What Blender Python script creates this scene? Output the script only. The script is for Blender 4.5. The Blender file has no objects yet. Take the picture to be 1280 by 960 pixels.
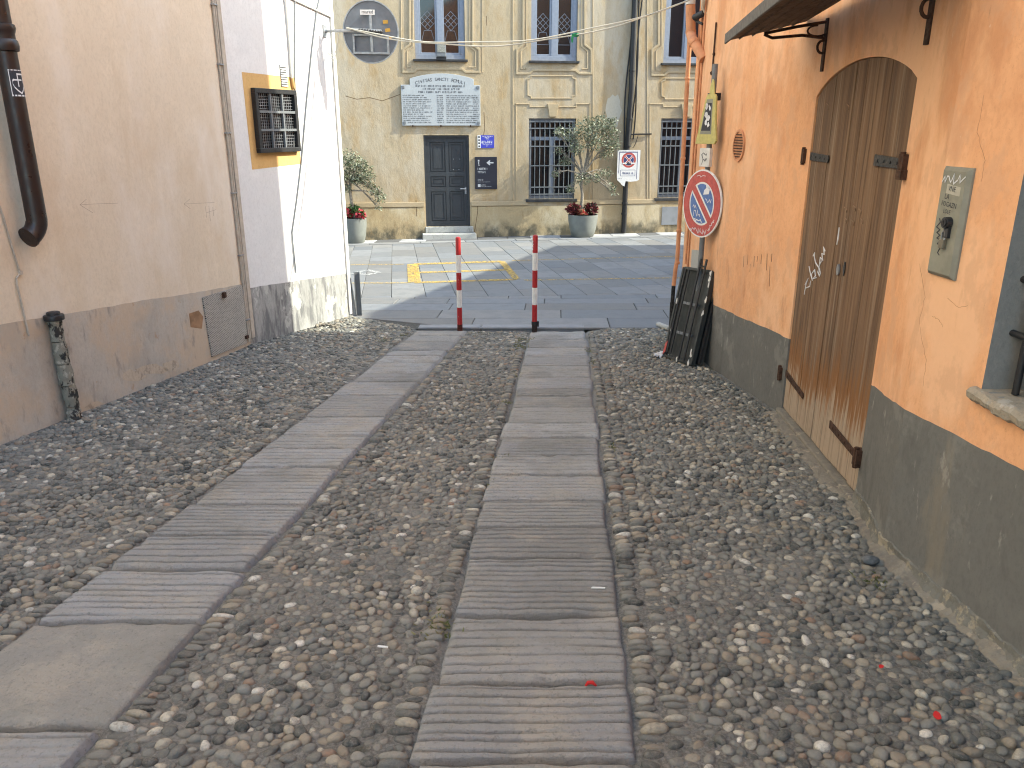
import bpy, math, random
import numpy as np
from mathutils import Vector

random.seed(11)
rng = np.random.default_rng(11)
sc = bpy.context.scene
COL = sc.collection

# ------------------------------------------------------------------ camera model (for reading positions on known planes)
FPX, PITCH = 980.0, math.atan(320 / 980)
CP, SP = math.cos(PITCH), math.sin(PITCH)
EYE = Vector((0, 0, 1.55))
SLOPE = .0745


def ray(px, py):
    x = (px - 640) / FPX
    y = -(py - 480) / FPX
    return Vector((x, CP + y * SP, -SP + y * CP))


def gz(x, y):                                   # alley surface height
    z = -SLOPE * y
    if x < -.9 and y > 7.3:
        z += .05 * min(1, (y - 7.3) / 1.9) * min(1, (-.9 - x) / .4)
    if x > .8 and y > 7.4:
        z += .052 * min(1, (y - 7.4) / 1.1) * min(1, (x - .8) / .3)
    return z


def pz(x, y):                                   # piazza surface height
    return -.605 + .012 * x - .0322 * (y - 8.65)


def G(px, py):
    r = ray(px, py)
    t = -EYE.z / (r.z + SLOPE * r.y)
    p = EYE + r * t
    return Vector((p.x, p.y, gz(p.x, p.y)))


def PZ(px, py):
    r = ray(px, py)
    a = r.z - .012 * r.x + .0322 * r.y
    t = (-.605 + .0322 * 8.65 - EYE.z) / a
    p = EYE + r * t
    return Vector((p.x, p.y, pz(p.x, p.y)))


class Fr:                                       # a local frame on a surface: u to the right, v up, d outwards
    def __init__(s, o, U, V=(0, 0, 1)):
        s.o = Vector(o); s.U = Vector(U).normalized(); s.V = Vector(V).normalized()
        s.N = s.U.cross(s.V).normalized()

    def pt(s, u, v, d=0):
        return s.o + s.U * u + s.V * v + s.N * d

    def px(s, x, y, d=0):
        r = ray(x, y)
        t = (s.o + s.N * d - EYE).dot(s.N) / r.dot(s.N)
        q = EYE + r * t - s.o
        return (q.dot(s.U), q.dot(s.V))

    def sub(s, u, v, d=0, rot=0):
        c, k = math.cos(rot), math.sin(rot)
        return Fr(s.pt(u, v, d), s.U * c + s.V * k, s.V * c - s.U * k)


def wallframe(a, b):                            # a -> b runs left to right seen from the street
    return Fr((a[0], a[1], 0), (b[0] - a[0], b[1] - a[1], 0))


# ------------------------------------------------------------------ mesh builder
WL = {}


class MB:
    def __init__(s):
        s.v = []; s.f = []; s.m = []

    def add(s, vs, fs, m=0):
        n = len(s.v)
        s.v += [tuple(v) for v in vs]
        for f in fs:
            s.f.append([n + i for i in f]); s.m.append(m)

    def quad(s, a, b, c, d, m=0):
        s.add([a, b, c, d], [(0, 1, 2, 3)], m)

    def box(s, fr, u0, u1, v0, v1, d0, d1, m=0):
        p = [fr.pt(u, v, d) for d in (d0, d1) for u, v in ((u0, v0), (u1, v0), (u1, v1), (u0, v1))]
        s.add(p, [(3, 2, 1, 0), (4, 5, 6, 7), (0, 1, 5, 4), (1, 2, 6, 5), (2, 3, 7, 6), (3, 0, 4, 7)], m)

    def prism(s, fr, out, d0, d1, m=0, back=True):
        n = len(out)
        p = [fr.pt(u, v, d0) for u, v in out] + [fr.pt(u, v, d1) for u, v in out]
        fs = [tuple(range(n, 2 * n))] + [(i, (i + 1) % n, n + (i + 1) % n, n + i) for i in range(n)]
        if back:
            fs.append(tuple(range(n - 1, -1, -1)))
        s.add(p, fs, m)

    def flat(s, fr, out, d, m=0):
        s.add([fr.pt(u, v, d) for u, v in out], [tuple(range(len(out)))], m)

    def ring(s, fr, r0, r1, d, m=0, n=48, a0=0, a1=2 * math.pi):
        k = n
        p = []
        for i in range(k + 1):
            a = a0 + (a1 - a0) * i / k
            p += [fr.pt(r0 * math.cos(a), r0 * math.sin(a), d), fr.pt(r1 * math.cos(a), r1 * math.sin(a), d)]
        s.add(p, [(2 * i, 2 * i + 1, 2 * i + 3, 2 * i + 2) for i in range(k)], m)

    def ribbon(s, fr, pts, w, d0, d1, m=0, closed=False):   # a flat-topped bead following a polyline on a surface
        n = len(pts)
        L = []; R = []
        for i in range(n):
            a = pts[i - 1] if (i > 0 or closed) else None
            c = pts[(i + 1) % n] if (i < n - 1 or closed) else None
            b = pts[i]
            t1 = Vector((b[0] - a[0], b[1] - a[1])).normalized() if a else None
            t2 = Vector((c[0] - b[0], c[1] - b[1])).normalized() if c else None
            t = ((t1 or t2) + (t2 or t1))
            t = t.normalized() if t.length > 1e-6 else t2
            k = 1 / max(.5, abs(t.dot(t2 or t1)))
            nn = Vector((-t.y, t.x)) * (w / 2 * k)
            L.append((b[0] + nn.x, b[1] + nn.y)); R.append((b[0] - nn.x, b[1] - nn.y))
        vs = []
        for i in range(n):
            vs += [fr.pt(*L[i], d0), fr.pt(*L[i], d1), fr.pt(*R[i], d1), fr.pt(*R[i], d0)]
        fs = []
        for i in range(n if closed else n - 1):
            j = (i + 1) % n
            for k in range(3):
                fs.append((4 * i + k, 4 * i + k + 1, 4 * j + k + 1, 4 * j + k))
        if not closed:
            fs += [(0, 1, 2, 3), (4 * n - 1, 4 * n - 2, 4 * n - 3, 4 * n - 4)]
        s.add(vs, fs, m)

    def tube(s, pts, r, seg=10, m=0, caps=True):
        pts = [Vector(p) for p in pts]
        n = len(pts)
        rs = [r] * n if isinstance(r, (int, float)) else r
        ref = None
        vs = []
        for i in range(n):
            t = (pts[min(i + 1, n - 1)] - pts[max(i - 1, 0)]).normalized()
            if ref is None:
                ref = Vector((0, 0, 1)) if abs(t.z) < .9 else Vector((1, 0, 0))
            a = (ref - t * ref.dot(t)).normalized()
            ref = a
            b = t.cross(a)
            for k in range(seg):
                an = 2 * math.pi * k / seg
                vs.append(pts[i] + (a * math.cos(an) + b * math.sin(an)) * rs[i])
        fs = [(i * seg + k, i * seg + (k + 1) % seg, (i + 1) * seg + (k + 1) % seg, (i + 1) * seg + k)
              for i in range(n - 1) for k in range(seg)]
        if caps:
            fs += [tuple(range(seg - 1, -1, -1)), tuple(range((n - 1) * seg, n * seg))]
        s.add(vs, fs, m)

    def lathe(s, o, prof, seg=24, m=0, jit=0):           # profile [(r, z)] about the vertical through o
        s.tube([Vector(o) + Vector((0, 0, z)) for _, z in prof], [max(r, 1e-4) for r, _ in prof], seg, m)

    def blob(s, c, rx, ry, rz, m=0, seg=8, rings=5, jit=.15):
        c = Vector(c)
        vs = []
        for i in range(rings + 1):
            e = -math.pi / 2 + math.pi * i / rings
            for k in range(seg):
                a = 2 * math.pi * k / seg
                j = 1 + random.uniform(-jit, jit)
                vs.append(c + Vector((rx * math.cos(e) * math.cos(a), ry * math.cos(e) * math.sin(a), rz * math.sin(e))) * j)
        fs = [(i * seg + k, i * seg + (k + 1) % seg, (i + 1) * seg + (k + 1) % seg, (i + 1) * seg + k)
              for i in range(rings) for k in range(seg)]
        s.add(vs, fs, m)

    def build(s, name, mats, parent=None, smooth=False, bevel=0, col=None):
        v = np.array(s.v, dtype=float)
        if not isinstance(mats, (list, tuple)):
            mats = [mats]
        me = bpy.data.meshes.new(name)
        o = bpy.data.objects.new(name, me)
        COL.objects.link(o)
        lo, hi = v.min(0), v.max(0)
        org = Vector(((lo[0] + hi[0]) / 2, (lo[1] + hi[1]) / 2, lo[2]))
        me.from_pydata([tuple(p) for p in (v - np.array(org))], [], s.f)
        for mt in mats:
            me.materials.append(mt)
        if len(mats) > 1:
            me.polygons.foreach_set('material_index', s.m)
        WL[o.name] = org
        if parent:
            o.parent = parent
            o.location = org - WL[parent.name]
        else:
            o.location = org
        if smooth:
            me.polygons.foreach_set('use_smooth', [True] * len(me.polygons))
            try:
                me.set_sharp_from_angle(angle=math.radians(40))
            except Exception:
                pass
        if bevel:
            b = o.modifiers.new('bevel', 'BEVEL'); b.width = bevel; b.segments = 2; b.limit_method = 'ANGLE'; b.angle_limit = math.radians(40)
        if col is not None:
            at = me.attributes.new('tint', 'FLOAT_COLOR', 'POINT')
            at.data.foreach_set('color', np.asarray(col, dtype=np.float32).ravel())
        me.validate(); me.update()
        return o


def build_each(mb, name, mats, parent, **kw):     # every separate piece of a builder becomes a part of its own
    par = list(range(len(mb.v)))

    def find(i):
        while par[i] != i:
            par[i] = par[par[i]]; i = par[i]
        return i
    for f in mb.f:
        for i in f[1:]:
            par[find(i)] = find(f[0])
    groups = {}
    for f, mi in zip(mb.f, mb.m):
        groups.setdefault(find(f[0]), []).append((f, mi))
    for fs in groups.values():
        m2 = MB(); idx = {}
        for f, mi in fs:
            for i in f:
                if i not in idx:
                    idx[i] = len(m2.v); m2.v.append(mb.v[i])
            m2.f.append([idx[i] for i in f]); m2.m.append(mi)
        m2.build(name, mats, parent, **kw)


def tag(o, label=None, cat=None, group=None, kind=None):
    if label: o['label'] = label
    if cat: o['category'] = cat
    if group: o['group'] = group
    if kind: o['kind'] = kind
    return o


def thing(name, label, cat, loc, group=None):
    o = bpy.data.objects.new(name, None)
    o.empty_display_size = .1
    COL.objects.link(o)
    o.location = loc
    WL[o.name] = Vector(loc)
    return tag(o, label, cat, group)


def copy_thing(root, loc, label):
    r = root.copy(); COL.objects.link(r); r.location = loc; r['label'] = label
    for ch in list(root.children):
        c = ch.copy(); COL.objects.link(c); c.parent = r
        for g in list(ch.children):
            d = g.copy(); COL.objects.link(d); d.parent = c
    return r


# ------------------------------------------------------------------ materials
class Mt:
    def __init__(s, name, color, rough=.85, spec=.3, metal=0):
        s.m = bpy.data.materials.new(name); s.m.use_nodes = True
        s.nt = s.m.node_tree; s.n = s.nt.nodes; s.l = s.nt.links
        s.bs = s.n['Principled BSDF']
        s.bs.inputs['Roughness'].default_value = rough
        s.bs.inputs['Specular IOR Level'].default_value = spec
        s.bs.inputs['Metallic'].default_value = metal
        s.color = color
        s.pos = s.n.new('ShaderNodeNewGeometry').outputs['Position']
        s.bump = None
        s.setc()

    def setc(s):
        if isinstance(s.color, tuple):
            s.bs.inputs['Base Color'].default_value = (*s.color, 1)
        else:
            s.l.new(s.color, s.bs.inputs['Base Color'])

    def noise(s, scale, detail=4, rough=.55, vec=(1, 1, 1), off=0, dist=0):
        mp = s.n.new('ShaderNodeMapping'); mp.inputs['Scale'].default_value = vec; mp.inputs['Location'].default_value = (off, off * .7, off * 1.3)
        s.l.new(s.pos, mp.inputs['Vector'])
        t = s.n.new('ShaderNodeTexNoise')
        t.inputs['Scale'].default_value = scale; t.inputs['Detail'].default_value = detail
        t.inputs['Roughness'].default_value = rough; t.inputs['Distortion'].default_value = dist
        s.l.new(mp.outputs[0], t.inputs['Vector'])
        return t.outputs['Fac']

    def ramp(s, fac, lo, hi, a=0., b=1.):
        r = s.n.new('ShaderNodeMapRange'); r.interpolation_type = 'SMOOTHSTEP'
        r.inputs['From Min'].default_value = lo; r.inputs['From Max'].default_value = hi
        r.inputs['To Min'].default_value = a; r.inputs['To Max'].default_value = b
        s.l.new(fac, r.inputs['Value'])
        return r.outputs['Result']

    def math(s, op, a, b):
        t = s.n.new('ShaderNodeMath'); t.operation = op
        for i, x in enumerate((a, b)):
            if isinstance(x, (int, float)): t.inputs[i].default_value = x
            else: s.l.new(x, t.inputs[i])
        return t.outputs[0]

    def z(s, along=(0, 0, 1)):
        d = s.n.new('ShaderNodeVectorMath'); d.operation = 'DOT_PRODUCT'
        s.l.new(s.pos, d.inputs[0]); d.inputs[1].default_value = along
        return d.outputs['Value']

    def attr(s, name):
        a = s.n.new('ShaderNodeAttribute'); a.attribute_name = name
        s.color = a.outputs['Color']; s.setc()
        return s

    def mix(s, fac, c, mode='MIX'):
        x = s.n.new('ShaderNodeMix'); x.data_type = 'RGBA'; x.blend_type = mode
        if isinstance(fac, (int, float)): x.inputs['Factor'].default_value = fac
        else: s.l.new(fac, x.inputs['Factor'])
        if isinstance(s.color, tuple): x.inputs['A'].default_value = (*s.color, 1)
        else: s.l.new(s.color, x.inputs['A'])
        x.inputs['B'].default_value = (*c, 1)
        s.color = x.outputs['Result']; s.setc()
        return s

    def bmp(s, fac, dist, strength=1):
        b = s.n.new('ShaderNodeBump'); b.inputs['Distance'].default_value = dist; b.inputs['Strength'].default_value = strength
        s.l.new(fac, b.inputs['Height'])
        if s.bump: s.l.new(s.bump, b.inputs['Normal'])
        s.bump = b.outputs['Normal']
        s.l.new(s.bump, s.bs.inputs['Normal'])
        return s

    def rgh(s, fac, lo, hi):
        s.l.new(s.ramp(fac, .3, .7, lo, hi), s.bs.inputs['Roughness'])
        return s


def simple(name, c, rough=.6, spec=.4, metal=0, var=.12, sc_=18, bump=0):
    m = Mt(name, c, rough, spec, metal)
    if var:
        f = m.noise(sc_, 5)
        m.mix(m.ramp(f, .3, .7), tuple(x * (1 - var * 2) for x in c))
        m.rgh(m.noise(sc_ * 2, 4, off=3), max(.05, rough - .12), min(1, rough + .12))
    if bump:
        m.bmp(m.noise(sc_ * 3, 5, off=5), bump)
    return m.m


def plaster(name, c, c2, stains=(), fine=.0012, coarse=.006, patchy=.5):
    m = Mt(name, c, .9, .15)
    m.mix(m.ramp(m.noise(1.3, 6, .6), .3, .72, 0, patchy), c2)
    m.mix(m.ramp(m.noise(9, 5, .6, off=9), .45, .75, 0, .35), c2)
    m.mix(m.ramp(m.noise(2.2, 6, .65, (1.6, 1.6, .45), off=21), .55, .78, 0, .2), tuple(x * .8 for x in c2))
    m.mix(m.ramp(m.noise(3.4, 6, .7, off=41), .5, .66, 0, .30), tuple(min(.85, x * 1.14 + .012) for x in c))
    m.mix(m.ramp(m.noise(42, 6, .72, (1, 1, .7), off=15), .44, .66, 0, .34), tuple(x * .82 for x in c2))
    m.mix(m.ramp(m.noise(120, 5, .7, off=25), .60, .68, 0, .45), tuple(x * .66 for x in c2))
    for (col, sc_, vec, lo, hi, amt, zr) in stains:
        lo -= .05; hi -= .06
        f = m.ramp(m.noise(sc_, 6, .65, vec, off=sc_ * 3.1 + lo * 7), lo, hi, 0, amt)
        if zr:
            f = m.math('MULTIPLY', f, m.ramp(m.math('ADD', m.z((0, zr[2] if len(zr) > 2 else 0, 1)), m.ramp(m.noise(5, 4, off=33), .2, .8, -.12, .12)), zr[0], zr[1]))
        m.mix(f, col)
    m.bmp(m.noise(2.2, 4, .5, off=2), coarse * 2.5, .6)
    m.bmp(m.noise(60, 6, .6), fine * 2)
    m.bmp(m.noise(14, 4, .6, (1, 1, .5), off=4), coarse * .5)
    return m.m


M = {}
M['orange'] = plaster('orange_plaster', (.76, .41, .225), (.68, .345, .175),
                      [((.80, .50, .31), 1.7, (1, 1, .6), .5, .66, .7, None), ((.54, .25, .125), 2.4, (1, 1, .5), .56, .72, .55, None), ((.62, .36, .22), 6, (1, 1, .7), .56, .66, .5, None), ((.42, .19, .10), 8, (1, 1, .25), .64, .78, .4, None),
                       ((.78, .6, .45), 30, (1, 1, .5), .72, .78, .4, None), ((.2, .12, .08), 24, (1, 1, .25), .74, .8, .35, None)], .0009, .005)
M['grey_dado'] = plaster('grey_dado_paint', (.162, .161, .152), (.13, .129, .123),
                         [((.27, .27, .25), 2.4, (1, 1, 1), .60, .68, .35, None), ((.36, .35, .32), 13, (1, 1, .35), .66, .74, .5, None), ((.26, .22, .16), 4, (1, 1, .2), .62, .76, .4, None), ((.09, .09, .085), 5, (1, 1, .5), .60, .76, .4, None)], .0007, .003)
M['cream'] = plaster('cream_plaster', (.69, .585, .455), (.63, .52, .395),
                     [((.74, .67, .59), 1.1, (1, 1, .5), .5, .70, .6, None), ((.56, .43, .29), 5, (1, 1, .25), .62, .78, .35, None), ((.60, .47, .33), 1.6, (1, 1, .6), .58, .74, .4, None), ((.3, .23, .18), 60, (1, 1, .6), .76, .8, .5, None)], .0006, .004)
M['cream_dado'] = plaster('worn_dado_paint', (.48, .44, .385), (.40, .372, .33),
                          [((.52, .40, .285), 1.6, (1, 1, 1), .45, .65, .75, None), ((.18, .18, .18), 9, (1.4, 1.4, .5), .60, .78, .55, None), ((.33, .305, .27), 2, (1, 1, .8), .54, .70, .4, None),
                           ((.60, .52, .42), 4, (1, 1, .8), .62, .66, .6, (.05, -.25, .107)), ((.08, .075, .07), 9, (1, 1, .3), .6, .75, .7, (.0, -.2, .0745)),
                           ((.36, .22, .12), 3, (1, 1, 1), .68, .72, .5, None)], .001, .006)
M['peeled'] = plaster('peeled_render', (.52, .44, .345), (.44, .365, .28), [((.25, .22, .18), 14, (1, 1, 1), .56, .66, .6, None)], .002, .008)
M['white'] = plaster('white_plaster', (.72, .71, .70), (.66, .65, .645), [((.5, .47, .44), 7, (1, 1, .2), .7, .82, .25, None)], .0006, .003)
M['white_dado'] = plaster('mouldy_dado_paint', (.36, .355, .34), (.27, .27, .26),
                          [((.115, .115, .12), 8, (1.5, 1.5, .3), .5, .68, .75, None), ((.5, .49, .46), 5, (1, 1, .6), .62, .66, .7, None), ((.07, .07, .08), 5, (1.5, 1.5, .5), .47, .62, .85, (-.2, -.5, .05))], .001, .005)
M['yellow'] = plaster('ochre_plaster', (.44, .352, .238), (.40, .305, .185),
                      [((.47, .41, .32), 1.0, (1, 1, .4), .5, .7, .7, None), ((.38, .255, .12), 2.6, (1, 1, .35), .54, .74, .7, None),
                       ((.30, .25, .17), 6, (1, 1, .3), .58, .76, .55, None), ((.5, .455, .37), .9, (1, 1, .7), .70, .82, .5, None)], .002, .010)
M['plinth'] = plaster('stained_plinth_plaster', (.44, .35, .215), (.38, .28, .155),
                      [((.56, .49, .36), 1.2, (1, 1, .6), .5, .68, .7, None), ((.09, .085, .065), 3.5, (1, 1, .6), .40, .62, .9, (-.55, -.86)), ((.30, .2, .1), 6, (1, 1, .4), .6, .76, .5, None)], .002, .010)
M['mould'] = plaster('ochre_moulding', (.43, .345, .23), (.39, .30, .185), [((.4, .29, .15), 6, (1, 1, .3), .62, .78, .4, None)], .001, .004)
M['patch'] = plaster('ochre_surround_paint', (.62, .40, .17), (.57, .36, .15), [], .0006, .003)
M['pink'] = plaster('pink_plaster', (.5, .26, .19), (.45, .22, .16), [], .001, .004)
M['marble'] = plaster('white_marble', (.43, .45, .46), (.37, .385, .395), [((.4, .41, .42), 20, (1, 1, .4), .6, .78, .4, None)], .0003, .0006)
M['stone'] = plaster('pale_stone', (.42, .42, .40), (.34, .335, .31), [((.16, .14, .11), 9, (1, 1, .4), .6, .75, .5, None)], .001, .004)
M['cement'] = plaster('rough_cement', (.25, .225, .185), (.19, .17, .14), [((.14, .13, .12), 8, (1, 1, 1), .55, .7, .6, None), ((.42, .36, .28), 12, (1, 1, 1), .62, .7, .6, None)], .005, .016)
M['sill_stone'] = plaster('crumbling_sill', (.36, .31, .24), (.27, .235, .185), [((.5, .46, .4), 12, (1, 1, .6), .58, .66, .6, None)], .004, .014)
M['fillet'] = plaster('painted_cement_foot', (.175, .17, .15), (.14, .138, .122), [((.33, .29, .22), 14, (1, 1, 1), .56, .66, .8, None)], .003, .012)
M['frame_grey'] = simple('blue_grey_paint', (.24, .265, .32), .45, .4, 0, .06)
M['grille_grey'] = simple('grey_grille_paint', (.17, .18, .19), .5, .4, 0, .08)
M['dark_sill'] = simple('slate_sill', (.055, .055, .058), .7, .3, 0, .2, 12)
M['dark_door'] = simple('charcoal_door_paint', (.04, .045, .052), .45, .4, 0, .08, 6, .0005)
M['black_iron'] = simple('black_iron', (.022, .022, .024), .5, .45, 0, .15, 30, .0008)
M['rust'] = simple('rusty_iron', (.085, .045, .03), .8, .3, .2, .25, 40, .0015)
M['galv'] = simple('galvanised_steel', (.36, .37, .39), .45, .5, .6, .15, 25)
M['steel_paint'] = simple('grey_sign_back', (.17, .19, .22), .55, .4, 0, .1, 10)
M['brown_pipe'] = simple('dark_brown_pipe', (.022, .013, .013), .38, .5, 0, .1, 10)
M['plastic_black'] = simple('black_plastic', (.02, .02, .022), .45, .4, 0, .05)
M['orange_pipe'] = simple('orange_pipe_paint', (.62, .29, .15), .6, .3, 0, .12, 14)
M['off_white'] = simple('off_white_paint', (.66, .64, .6), .6, .3, 0, .08)
M['beige_cable'] = simple('beige_cable_sheath', (.50, .435, .36), .7, .3, 0, .1)
M['wire'] = simple('pale_cable_sheath', (.62, .60, .52), .6, .3, 0, .05)
m = Mt('red_paint', (.36, .018, .022), .45, .4)
m.mix(m.ramp(m.noise(14, 6, .7), .45, .7, 0, .6), (.24, .016, .018))
m.mix(m.ramp(m.noise(60, 6, .75, (1, 1, .5)), .64, .68, 0, .8), (.42, .36, .33))
m.mix(m.ramp(m.noise(25, 5, .7, (1, 1, .3), off=7), .58, .72, 0, .4), (.14, .05, .04))
M['red'] = m.m
M['whitep'] = simple('white_paint', (.74, .73, .70), .45, .4, 0, .06, 22)
M['sign_red'] = simple('faded_sign_red', (.50, .09, .08), .5, .4, 0, .12, 30)
M['sign_blue'] = simple('faded_sign_blue', (.10, .18, .42), .5, .4, 0, .12, 30)
M['sign_white'] = simple('sign_white', (.74, .73, .72), .5, .4, 0, .05, 30)
M['navy'] = simple('navy_print', (.04, .05, .16), .6, .3, 0, 0)
M['blue_sign'] = simple('blue_plastic', (.05, .06, .42), .4, .4, 0, .03)
M['black_sign'] = simple('blue_black_panel', (.018, .02, .032), .4, .4, 0, .03)
M['ink'] = simple('dark_lettering', (.05, .05, .06), .7, .2, 0, 0)
M['engraved'] = simple('engraved_lettering', (.085, .085, .09), .8, .2, 0, 0)
M['print_white'] = simple('white_lettering', (.7, .7, .72), .6, .3, 0, 0)
M['print_grey'] = simple('grey_lettering', (.42, .43, .46), .6, .3, 0, 0)
M['amber'] = simple('amber_sticker', (.55, .32, .06), .5, .3, 0, .1, 60)
M['yellow_plate'] = simple('faded_yellow_plate', (.52, .46, .17), .55, .35, 0, .1, 30)
M['panel_grey'] = simple('grey_green_cabinet_paint', (.25, .247, .20), .6, .35, 0, .1, 14)
M['soil'] = simple('potting_soil', (.05, .035, .025), .95, .1, 0, .3, 60, .01)
M['pot'] = simple('grey_green_planter', (.20, .21, .195), .55, .35, 0, .1, 5)
M['bark'] = simple('pale_olive_bark', (.33, .29, .235), .9, .2, 0, .25, 40, .004)
M['bag'] = simple('white_plastic_film', (.66, .64, .63), .4, .4, 0, .08, 30)
M['petal'] = simple('red_petal', (.50, .022, .022), .5, .3, 0, .05)
M['paper'] = simple('white_paper', (.72, .71, .68), .8, .2, 0, .05)
M['green'] = simple('green_cloth', (.04, .30, .13), .7, .2, 0, .1)
M['table_black'] = simple('grey_black_panel', (.042, .047, .047), .45, .4, 0, .15, 14, .0006)
M['awn'] = simple('grey_fascia', (.13, .125, .12), .7, .3, 0, .12)
M['awn_wood'] = simple('dark_board_soffit', (.14, .09, .06), .8, .2, 0, .2, 12)
M['concrete_pipe'] = plaster('chipped_lead_pipe', (.27, .26, .215), (.19, .185, .155), [((.03, .03, .03), 11, (1, 1, .6), .56, .62, .95, None), ((.42, .40, .34), 16, (1, 1, .8), .6, .66, .7, None)], .002, .006)
M['glass'] = simple('dark_window_glass', (.012, .014, .017), .06, .7, 0, 0)
M['curtain'] = simple('dim_curtain_cloth', (.10, .085, .08), .9, .1, 0, .1)
M['etch'] = simple('etched_glass', (.17, .175, .19), .5, .3, 0, 0)
M['hatch'] = simple('grey_hatch_paint', (.26, .27, .29), .6, .3, 0, .1, 5)
M['lock'] = simple('brass_padlock', (.23, .20, .15), .45, .5, .5, .15, 40)
M['light_weed'] = simple('weed_leaf', (.10, .12, .03), .7, .2, 0, .2, 40)

m = Mt('weathered_planks', (.20, .122, .074), .8, .2)
m.mix(m.ramp(m.noise(1, 6, .7, (24, 24, .9), dist=.35), .35, .68), (.10, .06, .038))
m.mix(m.ramp(m.noise(1, 5, .6, (17, 17, .7), off=5), .45, .75, 0, .8), (.27, .175, .11))
m.mix(m.ramp(m.noise(1, 5, .7, (60, 60, 1.8), off=8), .62, .72, 0, .7), (.30, .21, .14))
m.mix(m.ramp(m.noise(1, 4, .6, (3, 3, .9), off=14), .5, .75, 0, .55), (.10, .075, .058))
m.mix(m.ramp(m.noise(1, 6, .72, (34, 34, .6), off=24, dist=.2), .52, .66, 0, .6), (.31, .24, .175))
m.mix(m.ramp(m.noise(1, 6, .7, (9, 9, 1.2), off=51), .56, .68, 0, .5), (.07, .048, .036))
zz = m.math('ADD', m.z((0, .0725, 1)), m.math('MULTIPLY', m.math('SUBTRACT', m.noise(1, 6, .7, (26, 26, 1.6), off=3), .5), 1.0))
zz = m.math('ADD', zz, m.math('MULTIPLY', m.math('SUBTRACT', m.noise(2.2, 3, .5, (1, 1, .2), off=7), .5), .5))
m.mix(m.ramp(zz, .66, .40, 0, .85), (.24, .11, .042))
m.mix(m.ramp(zz, .40, .24, 0, .92), (.40, .315, .235))
m.mix(m.math('MULTIPLY', m.ramp(zz, .40, .24), m.ramp(m.noise(1, 6, .7, (60, 70, 2), off=19), .5, .66)), (.21, .16, .115))
m.bmp(m.noise(1, 6, .7, (60, 60, 1.4)), .004)
M['planks'] = m.m

m = Mt('perforated_plate', (.40, .375, .335), .6, .3)
w = m.n.new('ShaderNodeTexVoronoi'); w.feature = 'F1'; w.inputs['Scale'].default_value = 62; w.inputs['Randomness'].default_value = .12
mp = m.n.new('ShaderNodeMapping'); mp.inputs['Scale'].default_value = (.01, 1, 1); mp.inputs['Rotation'].default_value = (.6, 0, 0)
m.l.new(m.pos, mp.inputs['Vector']); m.l.new(mp.outputs[0], w.inputs['Vector'])
m.mix(m.ramp(m.noise(5, 5), .4, .7, 0, .5), (.3, .29, .27))
m.mix(m.ramp(w.outputs['Distance'], .42, .30), (.045, .042, .04))
M['perf'] = m.m

m = Mt('pebble_stone', (.2, .2, .2), .62, .35).attr('tint')
m.mix(m.ramp(m.noise(70, 5, .65), .38, .7, 0, .55), (.20, .19, .165))
m.mix(m.ramp(m.noise(28, 6, .75, off=31), .50, .66, 0, .75), (.20, .187, .16))
m.mix(m.ramp(m.noise(3.2, 4, .6, off=12), .48, .7, 0, .45), (.21, .195, .165))
m.mix(m.ramp(m.noise(300, 3, .6, off=2), .62, .72, 0, .5), (.36, .34, .30))
m.bmp(m.noise(45, 5, .65, off=6), .008); m.bmp(m.noise(190, 5, .65), .004); m.rgh(m.noise(40, 3), .45, .8)
M['pebble'] = m.m

m = Mt('mortar_bed', (.315, .304, .278), .95, .15)
m.mix(m.ramp(m.noise(90, 6, .7), .35, .65), (.172, .166, .150))
m.mix(m.ramp(m.noise(1.6, 5, .6, off=6), .42, .66, 0, .7), (.33, .318, .29))
m.mix(m.ramp(m.noise(260, 3, .6, off=4), .62, .7, 0, .8), (.42, .39, .35))
m.mix(m.ramp(m.noise(4, 5, .6, off=8), .62, .74, 0, .6), (.07, .075, .045))
m.bmp(m.noise(55, 6, .7), .03); m.bmp(m.noise(240, 4, .6, off=2), .005)
m.bmp(m.noise(16, 5, .6, off=5), .03)
M['mortar'] = m.m

m = Mt('track_flagstone', (.2, .2, .2), .8, .25).attr('tint')
m.mix(m.ramp(m.noise(5, 6, .65, (1, 1.6, 1)), .4, .7, 0, .6), (.26, .252, .222))
m.mix(m.ramp(m.noise(2.6, 6, .7, off=17), .48, .64, 0, .6), (.38, .345, .29))
m.mix(m.ramp(m.noise(1.1, 5, .65, off=27), .5, .62, 0, .5), (.19, .186, .168))
m.mix(m.ramp(m.noise(70, 6, .75, off=41), .54, .64, 0, .55), (.15, .146, .135))
m.mix(m.ramp(m.noise(150, 5, .7, off=3), .56, .72, 0, .45), (.43, .42, .40))
m.mix(m.ramp(m.noise(34, 5, .7, off=5), .58, .72, 0, .5), (.18, .175, .168))
m.bmp(m.noise(42, 6, .65), .010); m.bmp(m.noise(220, 5, .65), .004)
M['flag'] = m.m

m = Mt('piazza_slab', (.2, .2, .2), .75, .3).attr('tint')
m.mix(m.ramp(m.noise(6, 6, .65), .4, .7, 0, .5), (.14, .145, .155))
m.mix(m.ramp(m.noise(70, 5, .7, off=3), .5, .72, 0, .4), (.24, .24, .245))
m.mix(m.ramp(m.noise(1.2, 4, .6, off=9), .5, .7, 0, .3), (.20, .20, .205))
m.bmp(m.noise(30, 6, .65), .006)
M['slab'] = m.m
M['joint'] = simple('dark_joint_fill', (.11, .108, .10), .95, .1, 0, .2, 40)
M['earth'] = simple('distant_ground', (.17, .165, .155), .95, .1, 0, .2, 2)


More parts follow.
